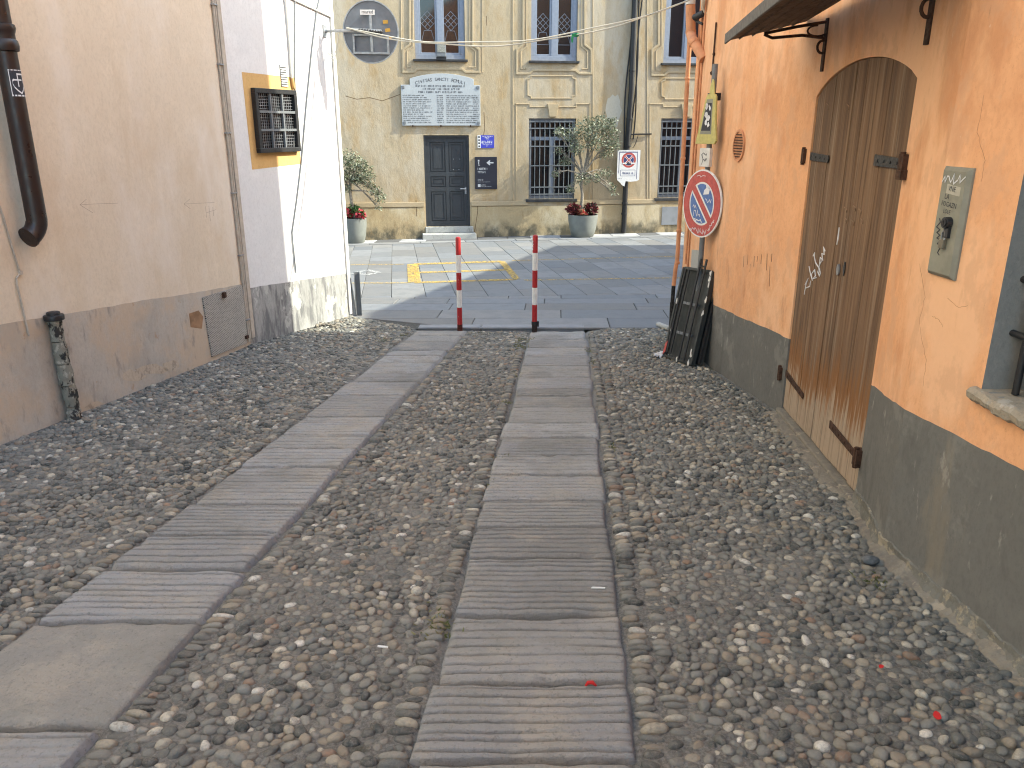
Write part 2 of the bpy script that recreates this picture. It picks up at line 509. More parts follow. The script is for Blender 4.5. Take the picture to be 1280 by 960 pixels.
def worn_paint(name, c, lo, hi):
    m = Mt(name, c, .7, .25)
    tr = m.n.new('ShaderNodeBsdfTransparent'); mx = m.n.new('ShaderNodeMixShader')
    m.l.new(m.ramp(m.noise(26, 6, .75), lo, hi), mx.inputs[0])
    m.l.new(m.bs.outputs[0], mx.inputs[1]); m.l.new(tr.outputs[0], mx.inputs[2])
    m.l.new(mx.outputs[0], m.n['Material Output'].inputs['Surface'])
    return m.m


M['road_yellow'] = worn_paint('worn_yellow_paint', (.55, .37, .10), .43, .60)
M['road_yellow_thin'] = worn_paint('thin_yellow_paint', (.52, .37, .13), .40, .58)
M['road_white'] = worn_paint('worn_white_paint', (.55, .55, .54), .43, .56)


def leafmat(name, a, b):
    m = Mt(name, a, .55, .35).attr('tint')
    m.bs.inputs['Roughness'].default_value = .5
    tl = m.n.new('ShaderNodeBsdfTranslucent'); mx = m.n.new('ShaderNodeMixShader'); mx.inputs[0].default_value = .2
    m.l.new(m.color, tl.inputs['Color']); m.l.new(m.bs.outputs[0], mx.inputs[1]); m.l.new(tl.outputs[0], mx.inputs[2])
    m.l.new(mx.outputs[0], m.n['Material Output'].inputs['Surface'])
    return m.m


M['leaf'] = leafmat('olive_leaf', (.2, .2, .2), None)


# ------------------------------------------------------------------ lettering
def text(name, body, fr, u, v, size, d, mat, parent, align='CENTER', rot=0, sx=1.0):
    cu = bpy.data.curves.new(name, 'FONT'); cu.body = body; cu.size = size; cu.align_x = align; cu.resolution_u = 2
    to = bpy.data.objects.new(name, cu); COL.objects.link(to)
    bpy.context.view_layer.update()
    me = bpy.data.meshes.new_from_object(to.evaluated_get(bpy.context.evaluated_depsgraph_get()))
    f2 = fr.sub(u, v, 0, rot)
    mb = MB()
    mb.add([f2.pt(p.co.x * sx, p.co.y, d) for p in me.vertices], [tuple(p.vertices) for p in me.polygons])
    bpy.data.objects.remove(to); bpy.data.curves.remove(cu); bpy.data.meshes.remove(me)
    return mb.build(name, mat, parent) if name else mb


def dashes(mb, fr, u0, u1, v, h, d, m=0, fill=.95, r=None):     # a line of small lettering too fine to read: word-long strokes
    r = r or random
    u = u0
    while u < u1:
        n = r.randint(3, 8)
        for k in range(n):
            w = h * r.uniform(.4, .62)
            if u + w > u1: break
            k2 = r.random()
            mb.flat(fr, [(u, v), (u + w * .35, v), (u + w * .35, v + h), (u, v + h)], d, m)
            if k2 > .3:
                y = v + h * r.choice((0, .42, .78))
                mb.flat(fr, [(u + w * .35, y), (u + w, y), (u + w, y + h * .22), (u + w * .35, y + h * .22)], d, m)
            if k2 > .6:
                mb.flat(fr, [(u + w * .72, v), (u + w, v), (u + w, v + h), (u + w * .72, v + h)], d + .0004, m)
            u += w * 1.25
        u += h * .55


# ------------------------------------------------------------------ plan
FA = (-3.2 - .159 * 10.54, -6.0)
AEND = (-2.69, 7.80)
AFR = wallframe(FA, AEND)                       # cream wall
BEND = (-1.98, 9.45)
BFR = wallframe(AEND, BEND)                     # white wall
RP = [(1.78, 8.17), (1.79, 6.85), (1.92, 5.27), (1.75, 3.62), (1.63, 3.06), (1.68, 2.15), (1.76, .3), (2.0, -6)]
RD = [-.06, .06, .16, .36, .44, .50, .62, 1.0]  # top of the grey dado
RF = [wallframe(RP[i], RP[i + 1]) for i in range(len(RP) - 1)]
TH = math.radians(8.3)
FO = Vector((-1.52, 18.8, 0))
FFR = Fr(FO, (math.cos(TH), math.sin(TH), 0))   # ochre facade
TOPZ = 6.3                                       # eaves of the orange house and its neighbour
TOPL = 9.0                                       # eaves of the houses on the left


def xl(y):
    return FA[0] + (y - FA[1]) / (AEND[1] - FA[1]) * (AEND[0] - FA[0]) if y < AEND[1] else AEND[0] + (y - AEND[1]) / (BEND[1] - AEND[1]) * (BEND[0] - AEND[0])


def xr(y):
    for a, b in zip(RP[:-1], RP[1:]):
        if b[1] <= y <= a[1]:
            return a[0] + (y - a[1]) / (b[1] - a[1]) * (b[0] - a[0])
    return RP[0][0]


def tl_l(y): return -1.74 + .1055 * (y - 2.52)
def tl_r(y): return -1.21 + .102 * (y - 1.76)
def tr_l(y): return -.28 + .0705 * (y - 1.73)
def tr_r(y): return .35 + .0721 * (y - 1.73)


def yend(x):
    return 8.62 - .055 * x if x > -1.1 else 8.68 + min(1, (-1.1 - x) / .9) * .75


# ------------------------------------------------------------------ value noise for displacements
_lat = rng.random((64, 64))


def vn(x, y):
    xi = np.floor(x).astype(int); yi = np.floor(y).astype(int)
    fx = x - xi; fy = y - yi
    fx = fx * fx * (3 - 2 * fx); fy = fy * fy * (3 - 2 * fy)
    g = lambda i, j: _lat[i % 64, j % 64]
    return (g(xi, yi) * (1 - fx) + g(xi + 1, yi) * fx) * (1 - fy) + (g(xi, yi + 1) * (1 - fx) + g(xi + 1, yi + 1) * fx) * fy - .5


def mesh_np(name, V, F, mat, col=None, smooth=True, kind=None, label=None, cat=None):
    me = bpy.data.meshes.new(name)
    V = np.asarray(V, dtype=np.float32)
    me.vertices.add(len(V)); me.vertices.foreach_set('co', V.ravel())
    lens = np.array([len(f) for f in F]) if not isinstance(F, np.ndarray) else np.full(len(F), F.shape[1])
    idx = np.concatenate([np.asarray(f) for f in F]) if not isinstance(F, np.ndarray) else F.ravel()
    me.loops.add(len(idx)); me.loops.foreach_set('vertex_index', idx.astype(np.int32))
    me.polygons.add(len(lens))
    st = np.concatenate([[0], np.cumsum(lens)[:-1]])
    me.polygons.foreach_set('loop_start', st.astype(np.int32)); me.polygons.foreach_set('loop_total', lens.astype(np.int32))
    me.polygons.foreach_set('use_smooth', [smooth] * len(lens))
    if col is not None:
        at = me.attributes.new('tint', 'FLOAT_COLOR', 'POINT')
        c = np.ones((len(V), 4), dtype=np.float32); c[:, :3] = col
        at.data.foreach_set('color', c.ravel())
    me.materials.append(mat)
    me.update(calc_edges=True); me.validate()
    o = bpy.data.objects.new(name, me); COL.objects.link(o)
    return tag(o, label, cat, None, kind)


# ------------------------------------------------------------------ ground, alley bed
mb = MB()
mb.quad((-160, -160, -1.9), (160, -160, -1.9), (160, 160, -1.9), (-160, 160, -1.9))
tag(mb.build('ground', M['earth']), 'flat grey ground under the town', 'ground', kind='structure')

ys = np.concatenate([np.linspace(-6, 1, 20), np.arange(1.02, 9.45, .022)])
V = []; nx = 220
for y in ys:
    a, b = xl(y) - .12, (xr(y) + .12 if y < 8.3 else 2.2)
    for i in range(nx):
        x = a + (b - a) * i / (nx - 1)
        ye = yend(x)
        yy = min(y, ye)
        V.append((x, yy, gz(x, yy)))
V = np.array(V)
V[:, 2] += -.0004 + .006 * vn(V[:, 0] * 2.3, V[:, 1] * 2.3) + .008 * vn(V[:, 0] * 9, V[:, 1] * 9) + .006 * vn(V[:, 0] * 23, V[:, 1] * 23)
for l_, r_ in ((tl_l, tl_r), (tr_l, tr_r)):
    V[(V[:, 0] > l_(V[:, 1]) - .004) & (V[:, 0] < r_(V[:, 1]) + .004), 2] -= .015
n = len(ys)
i, j = np.meshgrid(np.arange(n - 1), np.arange(nx - 1), indexing='ij')
k = (i * nx + j).ravel()
F = np.stack([k, k + 1, k + nx + 1, k + nx], 1)
ok = (np.ptp(V[F][:, :, 1], axis=1) > 1e-5)
mesh_np('alley_ground', V, F[ok], M['mortar'], None, True, 'structure', 'gritty mortar bed between the alley cobbles', 'ground')


# ------------------------------------------------------------------ stone tracks
def track(name, el, er, bounds, label, plain=()):
    Vs = []; Fs = []; Cs = []; base = 0
    for q in range(len(bounds) - 1):
        y0, y1 = bounds[q], bounds[q + 1]
        L = y1 - y0
        ny = int(max(10, L / (.0036 if y0 < 5.5 else .006))); nx = 44 if y0 < 5 else 26
        s = np.linspace(0, 1, ny); t = np.linspace(0, 1, nx)
        S, T = np.meshgrid(s, t, indexing='ij')
        sk0, sk1 = random.uniform(-.006, .006), random.uniform(-.006, .006)
        jit = random.uniform(-.012, .012), random.uniform(-.012, .012)
        e0 = y0 + .012 + .010 * vn(T * 5 + q * 7.3, T * 0 + 3.1 + q)
        e1 = y1 - .012 + .010 * vn(T * 5 + q * 7.3 + 7.3, T * 0 + 4.1 + q)
        e1 = y1 - .012 + .010 * vn(T * 5 + (q + 1) * 7.3, T * 0 + 3.1 + q + 1)
        Y = e0 + (e1 - e0) * S
        lft = np.array([el(v) for v in (y0, y1)]); rgt = np.array([er(v) for v in (y0, y1)])
        A = lft[0] + (lft[1] - lft[0]) * S + jit[0] + .012 * vn(S * 3 + q * 5, T * 0 + 9); B = rgt[0] + (rgt[1] - rgt[0]) * S + jit[1] + .012 * vn(S * 3 + q * 3, T * 0 + 17)
        X = A + (B - A) * T
        Z = -SLOPE * Y + .016 + random.uniform(-.003, .003)
        D = np.minimum(np.minimum(S, 1 - S) * L, np.minimum(T, 1 - T) * .62)
        Z -= .013 * np.exp(-(D / .012) ** 1.2) * (.6 + 1.0 * (vn(X * 14, Y * 14) + .5))
        Z += .006 * vn(X * 5 + q, Y * 6) + .003 * vn(X * 19, Y * 20 + q) + .003 * vn(X * 60, Y * 62)
        pw = random.uniform(.6, 1.3)
        if q not in plain:
            ng = max(2, int(round(L / random.uniform(.040, .058))))
            for g in range(1, ng):
                gy = y0 + L * g / ng + random.uniform(-.004, .004) + .005 * vn(X * 4 + g * 3.3 + q, X * 0 + g) + .003 * vn(X * 22 + g, X * 0 + q)
                amp = np.clip(.85 + 1.3 * vn(X * 3 + g * 5.1 + q * 2.2, X * 0 + g * 2), .25, 1.15)
                amp = pw * amp * np.clip(np.minimum(T, 1 - T) / .05, 0, 1) ** .5
                up = (Y - gy) / .0052
                Z -= amp * .020 * np.exp(-np.abs(up) ** 2.4)
        chip = np.clip(vn(X * 9 + q * 3, Y * 9) - .22, 0, 1) * np.exp(-D / .03)
        Z -= .08 * chip
        Z[0, :] -= .045; Z[-1, :] -= .045; Z[:, 0] -= .03; Z[:, -1] -= .03
        Vs.append(np.stack([X, Y, Z], 2).reshape(-1, 3))
        c = random.uniform(.26, .39); w = random.uniform(.0, .009); c *= .86 if random.random() < .18 else 1
        if q in plain: c, w = .26, .014
        col = np.array([c + w * .7, c, c - w * 1.6])
        Cs.append(np.tile(col, (ny * nx, 1)))
        i, j = np.meshgrid(np.arange(ny - 1), np.arange(nx - 1), indexing='ij')
        k = (i * nx + j).ravel() + base
        Fs.append(np.stack([k, k + 1, k + nx + 1, k + nx], 1)); base += ny * nx
    return mesh_np(name, np.concatenate(Vs), np.concatenate(Fs), M['flag'], np.concatenate(Cs), True, 'structure', label, 'path')


yr = [G(690, y).y for y in (856, 772, 700, 660, 627, 595, 570, 548, 530, 510, 496, 487, 473, 458)]
br = [.3, .62, .95, 1.24, 1.5, 1.74] + yr
br = [b for b in br if b < yr[0] - .12] + yr
while br[-1] < 8.1: br.append(br[-1] + random.choice((.22, .3, .36, .42)))
br = [b for b in br if b < 8.35] + [8.60]
yl_ = [G(200, 913).y, G(160, 780).y, G(300, 714).y, G(340, 671).y, G(250, 632).y, G(440, 585).y, G(450, 562).y, G(450, 545).y, G(450, 522).y, G(480, 495).y, G(480, 478).y]
yl_ = sorted(yl_)
bl = [.4, .8, 1.15, 1.5]
bl = [b for b in bl if b < yl_[0] - .15] + yl_
while bl[-1] < 8.1: bl.append(bl[-1] + random.choice((.24, .3, .38, .45)))
bl = [b for b in bl if b < 8.35] + [8.64]
pl = bl.index(yl_[0])
track('stone_path', tr_l, tr_r, br, 'straight track of grooved flagstones leading to the right bollard')
track('stone_path', tl_l, tl_r, bl, 'slanting track of grooved flagstones along the cream wall side', plain=(pl,))

# ------------------------------------------------------------------ cobbles
cell = .045
grid = {}
st = []                                          # x, y, a, b, angle


def inside(x, y, g=.012):
    if x < xl(y) + .03 or x > xr(y) - .05 or y > yend(x) - .02: return False
    if tl_l(y) - g < x < tl_r(y) + g or tr_l(y) - g < x < tr_r(y) + g: return False
    return True


def put(x, y, r, a, b, an, force=False):
    gx, gy = int(x // cell), int(y // cell)
    if not force:
        for i in (gx - 1, gx, gx + 1):
            for j in (gy - 1, gy, gy + 1):
                for (px, py, pr) in grid.get((i, j), ()):
                    if (px - x) ** 2 + (py - y) ** 2 < (pr + r) ** 2: return False
    grid.setdefault((gx, gy), []).append((x, y, r))
    st.append((x, y, a, b, an))
    return True


for edge, sg in ((tl_l, -1), (tl_r, 1), (tr_l, -1), (tr_r, 1)):   # stones set across, close against the tracks
    for col_ in range(2 if edge is tr_r else 1):
        y = .6
        while y < 8.5:
            b = random.uniform(.013, .021); a = random.uniform(.030, .042)
            y += b * 1.05
            x = edge(y) + sg * (.010 + a + col_ * .085 + random.uniform(-.006, .008))
            if random.random() < (.93 if col_ == 0 else .6) and xl(y) < x < xr(y):
                put(x, y, b * 1.15, a, b, random.uniform(-.18, .18), True)
                put_r = b * 1.15
                for dx in (-.024, .024):         # keep its ends clear
                    grid.setdefault((int((x + dx) // cell), int(y // cell)), []).append((x + dx, y, b))
            y += b * 1.05
for lo, hi, tries in ((.018, .0235, 80000), (.0140, .018, 180000), (.0095, .0135, 150000)):
    R = rng.random((tries, 6))
    for q in R:
        y = .5 + q[0] * 8.95
        if y > 6.5 and lo < .012: continue
        x = -4.0 + q[1] * 6.1
        if not inside(x, y): continue
        r = lo + (hi - lo) * q[2]
        e = 1 + q[3] * .65
        put(x, y, r * .89, r * math.sqrt(e) * 1.04, r / math.sqrt(e) * 1.04, (q[4] - .5) * (2.2 if q[5] < .75 else 3.1))
PAL = np.array([(.055, .06, .057), (.115, .119, .11), (.18, .18, .162), (.245, .235, .203), (.275, .23, .17), (.33, .29, .22), (.47, .43, .345), (.26, .17, .115), (.58, .55, .48)])
PRB = np.array([.13, .19, .21, .165, .115, .085, .055, .02, .03])
S = np.array(st)


def pebbles(sel, seg, els):
    s = S[sel]; N = len(s)
    an = np.linspace(0, 2 * np.pi, seg, endpoint=False)
    nv = seg * len(els) + 1
    P = np.zeros((N, nv, 3))
    h = np.sqrt(s[:, 2] * s[:, 3]) * rng.uniform(.44, .86, N)
    ph = rng.uniform(0, 6.28, (N, 3)); am = rng.uniform(.0, .15, (N, 3))
    tx, ty = rng.normal(0, .10, N), rng.normal(0, .10, N)
    for k, e in enumerate(els):
        wob = 1 + am[:, :1] * np.cos(an[None] * 2 + ph[:, :1]) + am[:, 1:2] * np.cos(an[None] * 3 + ph[:, 1:2]) * .8
        rx = np.cos(e) ** .72 * wob
        lx = s[:, 2:3] * rx * np.cos(an)[None]; ly = s[:, 3:4] * rx * np.sin(an)[None]
        lz = h[:, None] * np.sin(e) + lx * tx[:, None] + ly * ty[:, None]
        c, d = np.cos(s[:, 4:5]), np.sin(s[:, 4:5])
        P[:, k * seg:(k + 1) * seg, 0] = lx * c - ly * d; P[:, k * seg:(k + 1) * seg, 1] = lx * d + ly * c; P[:, k * seg:(k + 1) * seg, 2] = lz
    P[:, -1, 2] = h
    z0 = np.array([gz(x, y) for x, y in s[:, :2]]) + rng.uniform(-.0065, .001, N)
    P[:, :, 0] += s[:, 0:1]; P[:, :, 1] += s[:, 1:2]; P[:, :, 2] += z0[:, None]
    fs = []
    for k in range(len(els) - 1):
        for i in range(seg):
            j = (i + 1) % seg
            fs.append((k * seg + i, k * seg + j, (k + 1) * seg + j, (k + 1) * seg + i))
    top = (len(els) - 1) * seg
    quads = np.array(fs); tris = np.array([(top + i, top + (i + 1) % seg, nv - 1) for i in range(seg)])
    off = (np.arange(N) * nv)[:, None, None]
    Q = (quads[None] + off).reshape(-1, 4); T = (tris[None] + off).reshape(-1, 3)
    pc = PAL[rng.choice(len(PAL), N, p=PRB)] * rng.uniform(.8, 1.22, (N, 1))
    return P.reshape(-1, 3), Q, T, np.repeat(pc, nv, 0)


near = S[:, 1] < 4.6
a = pebbles(near, 12, np.radians((-22, 12, 38, 64)))
b = pebbles(~near, 8, np.radians((-20, 22, 58)))
off = len(a[0])
V = np.concatenate([a[0], b[0]]); C = np.concatenate([a[3], b[3]])
Q = np.concatenate([a[1], b[1] + off]); T = np.concatenate([a[2], b[2] + off])
me = bpy.data.meshes.new('cobblestones')
me.vertices.add(len(V)); me.vertices.foreach_set('co', V.astype(np.float32).ravel())
idx = np.concatenate([Q.ravel(), T.ravel()]).astype(np.int32)
lens = np.concatenate([np.full(len(Q), 4), np.full(len(T), 3)]).astype(np.int32)
me.loops.add(len(idx)); me.loops.foreach_set('vertex_index', idx)
me.polygons.add(len(lens)); me.polygons.foreach_set('loop_start', np.concatenate([[0], np.cumsum(lens)[:-1]]).astype(np.int32)); me.polygons.foreach_set('loop_total', lens)
me.polygons.foreach_set('use_smooth', np.ones(len(lens), dtype=bool))
at = me.attributes.new('tint', 'FLOAT_COLOR', 'POINT'); c4 = np.ones((len(V), 4), np.float32); c4[:, :3] = C; at.data.foreach_set('color', c4.ravel())
me.materials.append(M['pebble']); me.update(calc_edges=True); me.validate()
o = bpy.data.objects.new('cobblestones', me); COL.objects.link(o)
tag(o, 'grey and cream river pebbles set in the sloping alley', 'cobbles', kind='stuff')
print('pebbles', len(S))


# ------------------------------------------------------------------ piazza
def clip(poly, f):                               # keep f(p) >= 0
    out = []
    for i in range(len(poly)):
        p, q = poly[i], poly[(i + 1) % len(poly)]
        a, b = f(p), f(q)
        if a >= 0: out.append(p)
        if a * b < 0:
            t = a / (a - b); out.append((p[0] + (q[0] - p[0]) * t, p[1] + (q[1] - p[1]) * t))
    return out


YB = 10.75
pv = MB(); pcol = []


def slab(poly, c, gap=.006, dz=0):
    n = len(poly)
    if n < 3: return
    ar = sum(poly[i][0] * poly[(i + 1) % n][1] - poly[(i + 1) % n][0] * poly[i][1] for i in range(n)) / 2
    if abs(ar) < .004: return
    cx = sum(p[0] for p in poly) / n; cy = sum(p[1] for p in poly) / n

    def inset(g):
        r = []
        for x, y in poly:
            L = math.hypot(x - cx, y - cy)
            k = max(0, 1 - g * 1.5 / L)
            r.append((cx + (x - cx) * k, cy + (y - cy) * k))
        return r
    a, b = inset(gap), inset(gap * 2.4)
    t = [random.uniform(-.0025, .0025) for _ in range(2)]
    vs = [(x, y, pz(x, y) - .03) for x, y in a] + [(x, y, pz(x, y) - .005 + dz) for x, y in a] + [(x, y, pz(x, y) + dz + t[0] * (x - cx) + t[1] * (y - cy)) for x, y in b]
    fs = [(i, (i + 1) % n, n + (i + 1) % n, n + i) for i in range(n)] + [(n + i, n + (i + 1) % n, 2 * n + (i + 1) % n, 2 * n + i) for i in range(n)] + [tuple(range(2 * n, 3 * n))]
    if ar < 0: fs = [f[::-1] for f in fs]
    pv.add(vs, fs)
    pcol.extend([(*c, 1)] * len(vs))


def slabcol(a=.165, b=.235):
    c = random.uniform(a, b); w = random.uniform(-.006, .012)
    return (c - w, c, c + w * 1.3)


kx = Vector((1, -.055, 0)).normalized(); ky = Vector((.055, 1, 0)).normalized()
y = 0
while y < 2.3:                                   # rows parallel to the kerb, irregular lengths
    h = random.uniform(.36, .58)
    x = -9 + random.uniform(0, .6)
    while x < 9:
        w = random.uniform(.6, 1.6)
        if random.random() < .10:
            parts = [(x, x + w, y, y + h / 2), (x, x + w, y + h / 2, y + h)]
        else:
            parts = [(x, x + w, y, y + h)]
        for (x0, x1, y0, y1) in parts:
            P = [tuple((Vector((0, 8.66, 0)) + kx * u + ky * v)[:2]) for u, v in ((x0, y0), (x1, y0), (x1, y1), (x0, y1))]
            P = clip(P, lambda p: YB - p[1])
            P = clip(P, lambda p: p[1] - yend(p[0]) - .01)
            slab(P, slabcol(.16, .225), .0042)
        x += w
    y += h
fd = Vector((-math.sin(TH), math.cos(TH), 0)); fu = FFR.U
c0 = -9.
while c0 < 9.5:                                  # columns running away to the facade
    w = random.choice((.42, .42, .44, .40, .48))
    v = -9.5 + random.uniform(0, .8)
    while v < -.95:
        L = random.uniform(.55, 1.2)
        v1 = min(v + L, -.95)
        P = [tuple((FO + fu * a_ + fd * b_)[:2]) for a_, b_ in ((c0, v), (c0 + w, v), (c0 + w, v1), (c0, v1))]
        slab(clip(P, lambda p: p[1] - YB), slabcol(), .004)
        v = v1
    c0 += w
v0, v1, v2 = -.95, -.62, -.02                    # kerb strip and the band of dark and pale slabs under the facade
u = -9.
while u < 10:
    w = random.uniform(.7, 1.2)
    P = [tuple((FO + fu * a_ + fd * b_)[:2]) for a_, b_ in ((u, v0), (u + w, v0), (u + w, v1), (u, v1))]
    slab(P, slabcol(.22, .28), .004, .012)
    u += w
u = -9.; dk = False
while u < 10:
    w = random.uniform(.45, .75)
    P = [tuple((FO + fu * a_ + fd * b_)[:2]) for a_, b_ in ((u, v1), (u + w, v1), (u + w + .08, v2), (u + .08, v2))]
    c = random.uniform(.10, .14) if dk else random.uniform(.34, .44)
    slab(P, (c, c, c * 1.02), .004, .016); dk = not dk if random.random() < .8 else dk
    u += w
o = pv.build('piazza_pavement', M['slab'], col=pcol)
tag(o, 'grey stone slab paving of the piazza', 'pavement', kind='structure')
mb = MB()
V = []
for x in (-30, 30):
    for y in (8.62 + .9, 40): V.append((x, y, pz(x, y) - .014))
mb.add(V, [(0, 2, 3, 1)])
V = [(-1.1, 8.70, 0), (2.4, 8.5, 0), (12, 8.2, 0), (12, 9.53, 0), (-2.0, 9.53, 0)]
mb.add([(x, y, pz(x, y) - .0135) for x, y, _ in V], [(0, 1, 2, 3, 4)])
tag(mb.build('pavement_bed', M['joint']), 'dark joint bed under the piazza slabs', 'pavement', kind='structure')
mb = MB()                                        # long kerb stones at the foot of the piazza
kf = Fr((0, 8.655, 0), kx)
for (u0, u1) in ((-1.08, -.36), (-.35, .24), (.25, .82)):
    p0, p1 = kf.pt(u0 + .004, 0), kf.pt(u1 - .004, 0)
    z0, z1 = pz(p0.x, p0.y) + .006, pz(p1.x, p1.y) + .006
    for (q, zt) in ((0, 0),):
        a_ = [p0, p1, p1 + ky * .14, p0 + ky * .14]
        zs = [z0, z1, z1, z0]
        vs = [(p.x, p.y, -.75) for p in a_] + [(p.x, p.y, z) for p, z in zip(a_, zs)]
        mb.add(vs, [(0, 1, 5, 4), (1, 2, 6, 5), (2, 3, 7, 6), (3, 0, 4, 7), (4, 5, 6, 7)])
tag(mb.build('kerb', M['hatch'], bevel=.008), 'low grey kerb stones between the bollards', 'kerb', kind='structure')

# painted markings
mk = MB()


def bar(a, b, w, m=0, dz=.0055):
    d = (b - a).normalized(); nn = Vector((-d.y, d.x, 0)) * w / 2
    vs = []
    for p in (a - nn, b - nn, b + nn, a + nn): vs.append((p.x, p.y, pz(p.x, p.y) + dz))
    mk.add(vs, [(0, 1, 2, 3)], m)


def split_bar(a, b, w, m=0, dz=.0055, n=6):
    for k in range(n): bar(a + (b - a) * (k / n), a + (b - a) * ((k + 1) / n), w, m, dz)


TLc, TRc, BRc, BLc = PZ(516, 330.5), PZ(627, 327), PZ(646, 349.5), PZ(518, 353.5)
MLc, MRc = (TLc + BLc) / 2, (TRc + BRc) / 2
for a_, b_, w in ((TLc, TRc, .22), (BLc, BRc, .16), (MLc, MRc, .17)):
    split_bar(a_, b_, w)
split_bar(TLc, BLc, .2, 0, .009); split_bar(TRc, BRc, .12, 0, .009)
split_bar(PZ(400, 331.5), PZ(505, 330.6), .09, 1); split_bar(PZ(640, 326), PZ(850, 320.5), .10, 1)
split_bar(PZ(400, 354.5), PZ(510, 353.8), .10, 1); split_bar(PZ(655, 350.5), PZ(850, 347.5), .10, 1)
for a_, b_ in (((445, 341), (458, 338)), ((458, 338), (474, 341)), ((474, 341), (458, 344)), ((458, 344), (445, 341)), ((425, 342.5), (447, 342.5))):
    bar(PZ(*a_), PZ(*b_), .10, 2, .0085)
tag(mk.build('road_markings', [M['road_yellow'], M['road_yellow_thin'], M['road_white']]), 'worn yellow loading bay box and thin lines with a white arrow', 'road markings', kind='structure')


# ------------------------------------------------------------------ walls
def dadoA(y): return .39 - .107 * (y - 4.72)


def strip(mb, a, b, za0, za1, zb0, zb1, m=0, n=1):
    for k in range(n):
        t0, t1 = k / n, (k + 1) / n
        p = lambda t, z0, z1: (a[0] + (b[0] - a[0]) * t, a[1] + (b[1] - a[1]) * t, z0 + (z1 - z0) * t)
        mb.quad(p(t0, za0, zb0), p(t1, za0, zb0), p(t1, za1, zb1), p(t0, za1, zb1), m)


def painted(mw, md, fr, L, za, zb, g0, g1, top, seed, amp=1.):
    n = max(2, int(L / .045))
    us_ = [L * k / n for k in range(n + 1)]
    t_u = getattr(top, 'cuts', ())
    us_ = sorted(set(us_) | {c for c in t_u if 0 < c < L})
    zl = []
    for u in us_:
        e = min(1, u / .05, (L - u) / .05)
        j = .012 * float(vn(np.array([u * 3.1 + seed]), np.array([seed * 1.7]))[0]) + .009 * float(vn(np.array([u * 16 + seed]), np.array([seed * .7]))[0])
        zl.append(za + (zb - za) * u / L + j * max(0, e) * amp)
    for k in range(len(us_) - 1):
        a, b = us_[k], us_[k + 1]
        t = top((a + b) / 2) if callable(top) else top
        mw.quad(fr.pt(a, zl[k]), fr.pt(b, zl[k + 1]), fr.pt(b, t), fr.pt(a, t))
        md.quad(fr.pt(a, g0 + (g1 - g0) * a / L), fr.pt(b, g0 + (g1 - g0) * b / L), fr.pt(b, zl[k + 1]), fr.pt(a, zl[k]))


bA = thing('cream_building', 'pinkish cream rendered house with a worn grey brown dado, left of the alley', 'building', (FA[0], FA[1], gz(0, FA[1])))
mb = MB(); md = MB()
LA = math.hypot(AEND[0] - FA[0], AEND[1] - FA[1])
painted(mb, md, AFR, LA, dadoA(FA[1]), dadoA(AEND[1]), gz(*FA) - .15, gz(*AEND) - .15, TOPL, 2.0)
back = [(-11, 7.8), (-11, -6)]
for a_, b_ in ((AEND, back[0]), (back[0], back[1]), (back[1], FA)):
    mb.quad((*a_, -1.2), (*b_, -1.2), (*b_, TOPL), (*a_, TOPL))
mb.add([(*p, TOPL) for p in (FA, AEND, *back)], [(0, 1, 2, 3)])
mb.build('wall', M['cream'], bA)
md.build('dado', M['cream_dado'], bA)
# flaked plaster edges standing proud of the dado
mb = MB()
for (cx, cy, rx, ry) in ((165, 470, 16, 9), (190, 462, 20, 8), (214, 458, 12, 8), (120, 508, 14, 6), (240, 462, 9, 5), (90, 522, 7, 5)):
    out = []
    for k in range(14):
        an = 2 * math.pi * k / 14
        out.append(AFR.px(cx + rx * math.cos(an) * random.uniform(.6, 1.15), cy + ry * math.sin(an) * random.uniform(.6, 1.15)))
    mb.flat(AFR, out[::-1] if 0 else out, .0012)
build_each(mb, 'flaking_plaster', M['peeled'], bA)
# perforated hatch plate
mb = MB()
q = [AFR.px(x, y) for x, y in ((252, 372), (264, 446), (308, 429), (303, 356))]
mb.prism(AFR, q, 0, .012)
hp = mb.build('hatch_plate', M['perf'], bA)
mb = MB()
c = AFR.px(277, 368)
mb.box(AFR, c[0] - .02, c[0] + .02, c[1] - .03, c[1] + .02, .012, .04)
c = AFR.px(306, 421); mb.box(AFR, c[0] - .025, c[0] + .02, c[1] - .015, c[1] + .015, .012, .035)
build_each(mb, 'latch', M['rust'], hp)
# scratched arrows on the cream wall
mb = MB()
for L in (((100, 256), (117, 255), (147, 254)), ((108, 249), (100, 256), (116, 266)), ((230, 255), (250, 254), (268, 253)), ((237, 249), (230, 255), (238, 261)), ((257, 258), (258, 272)), ((261, 257), (263, 276)), ((266, 259), (267, 270)), ((258, 266), (270, 262))):
    mb.ribbon(AFR, [AFR.px(*p) for p in L], .0022, .0, .0008)
mb.build('scratched_arrow', simple('pencil_scratch', (.34, .265, .21), .9, .1, 0, 0), bA)
mb = MB()
out = [AFR.px(*p) for p in ((236, 392), (238, 409), (252, 411), (254, 396), (248, 388))]
mb.flat(AFR, out, .0015)
mb.build('plaster_patch', simple('ochre_repair', (.36, .22, .13), .9, .1, 0, .2, 10), bA)

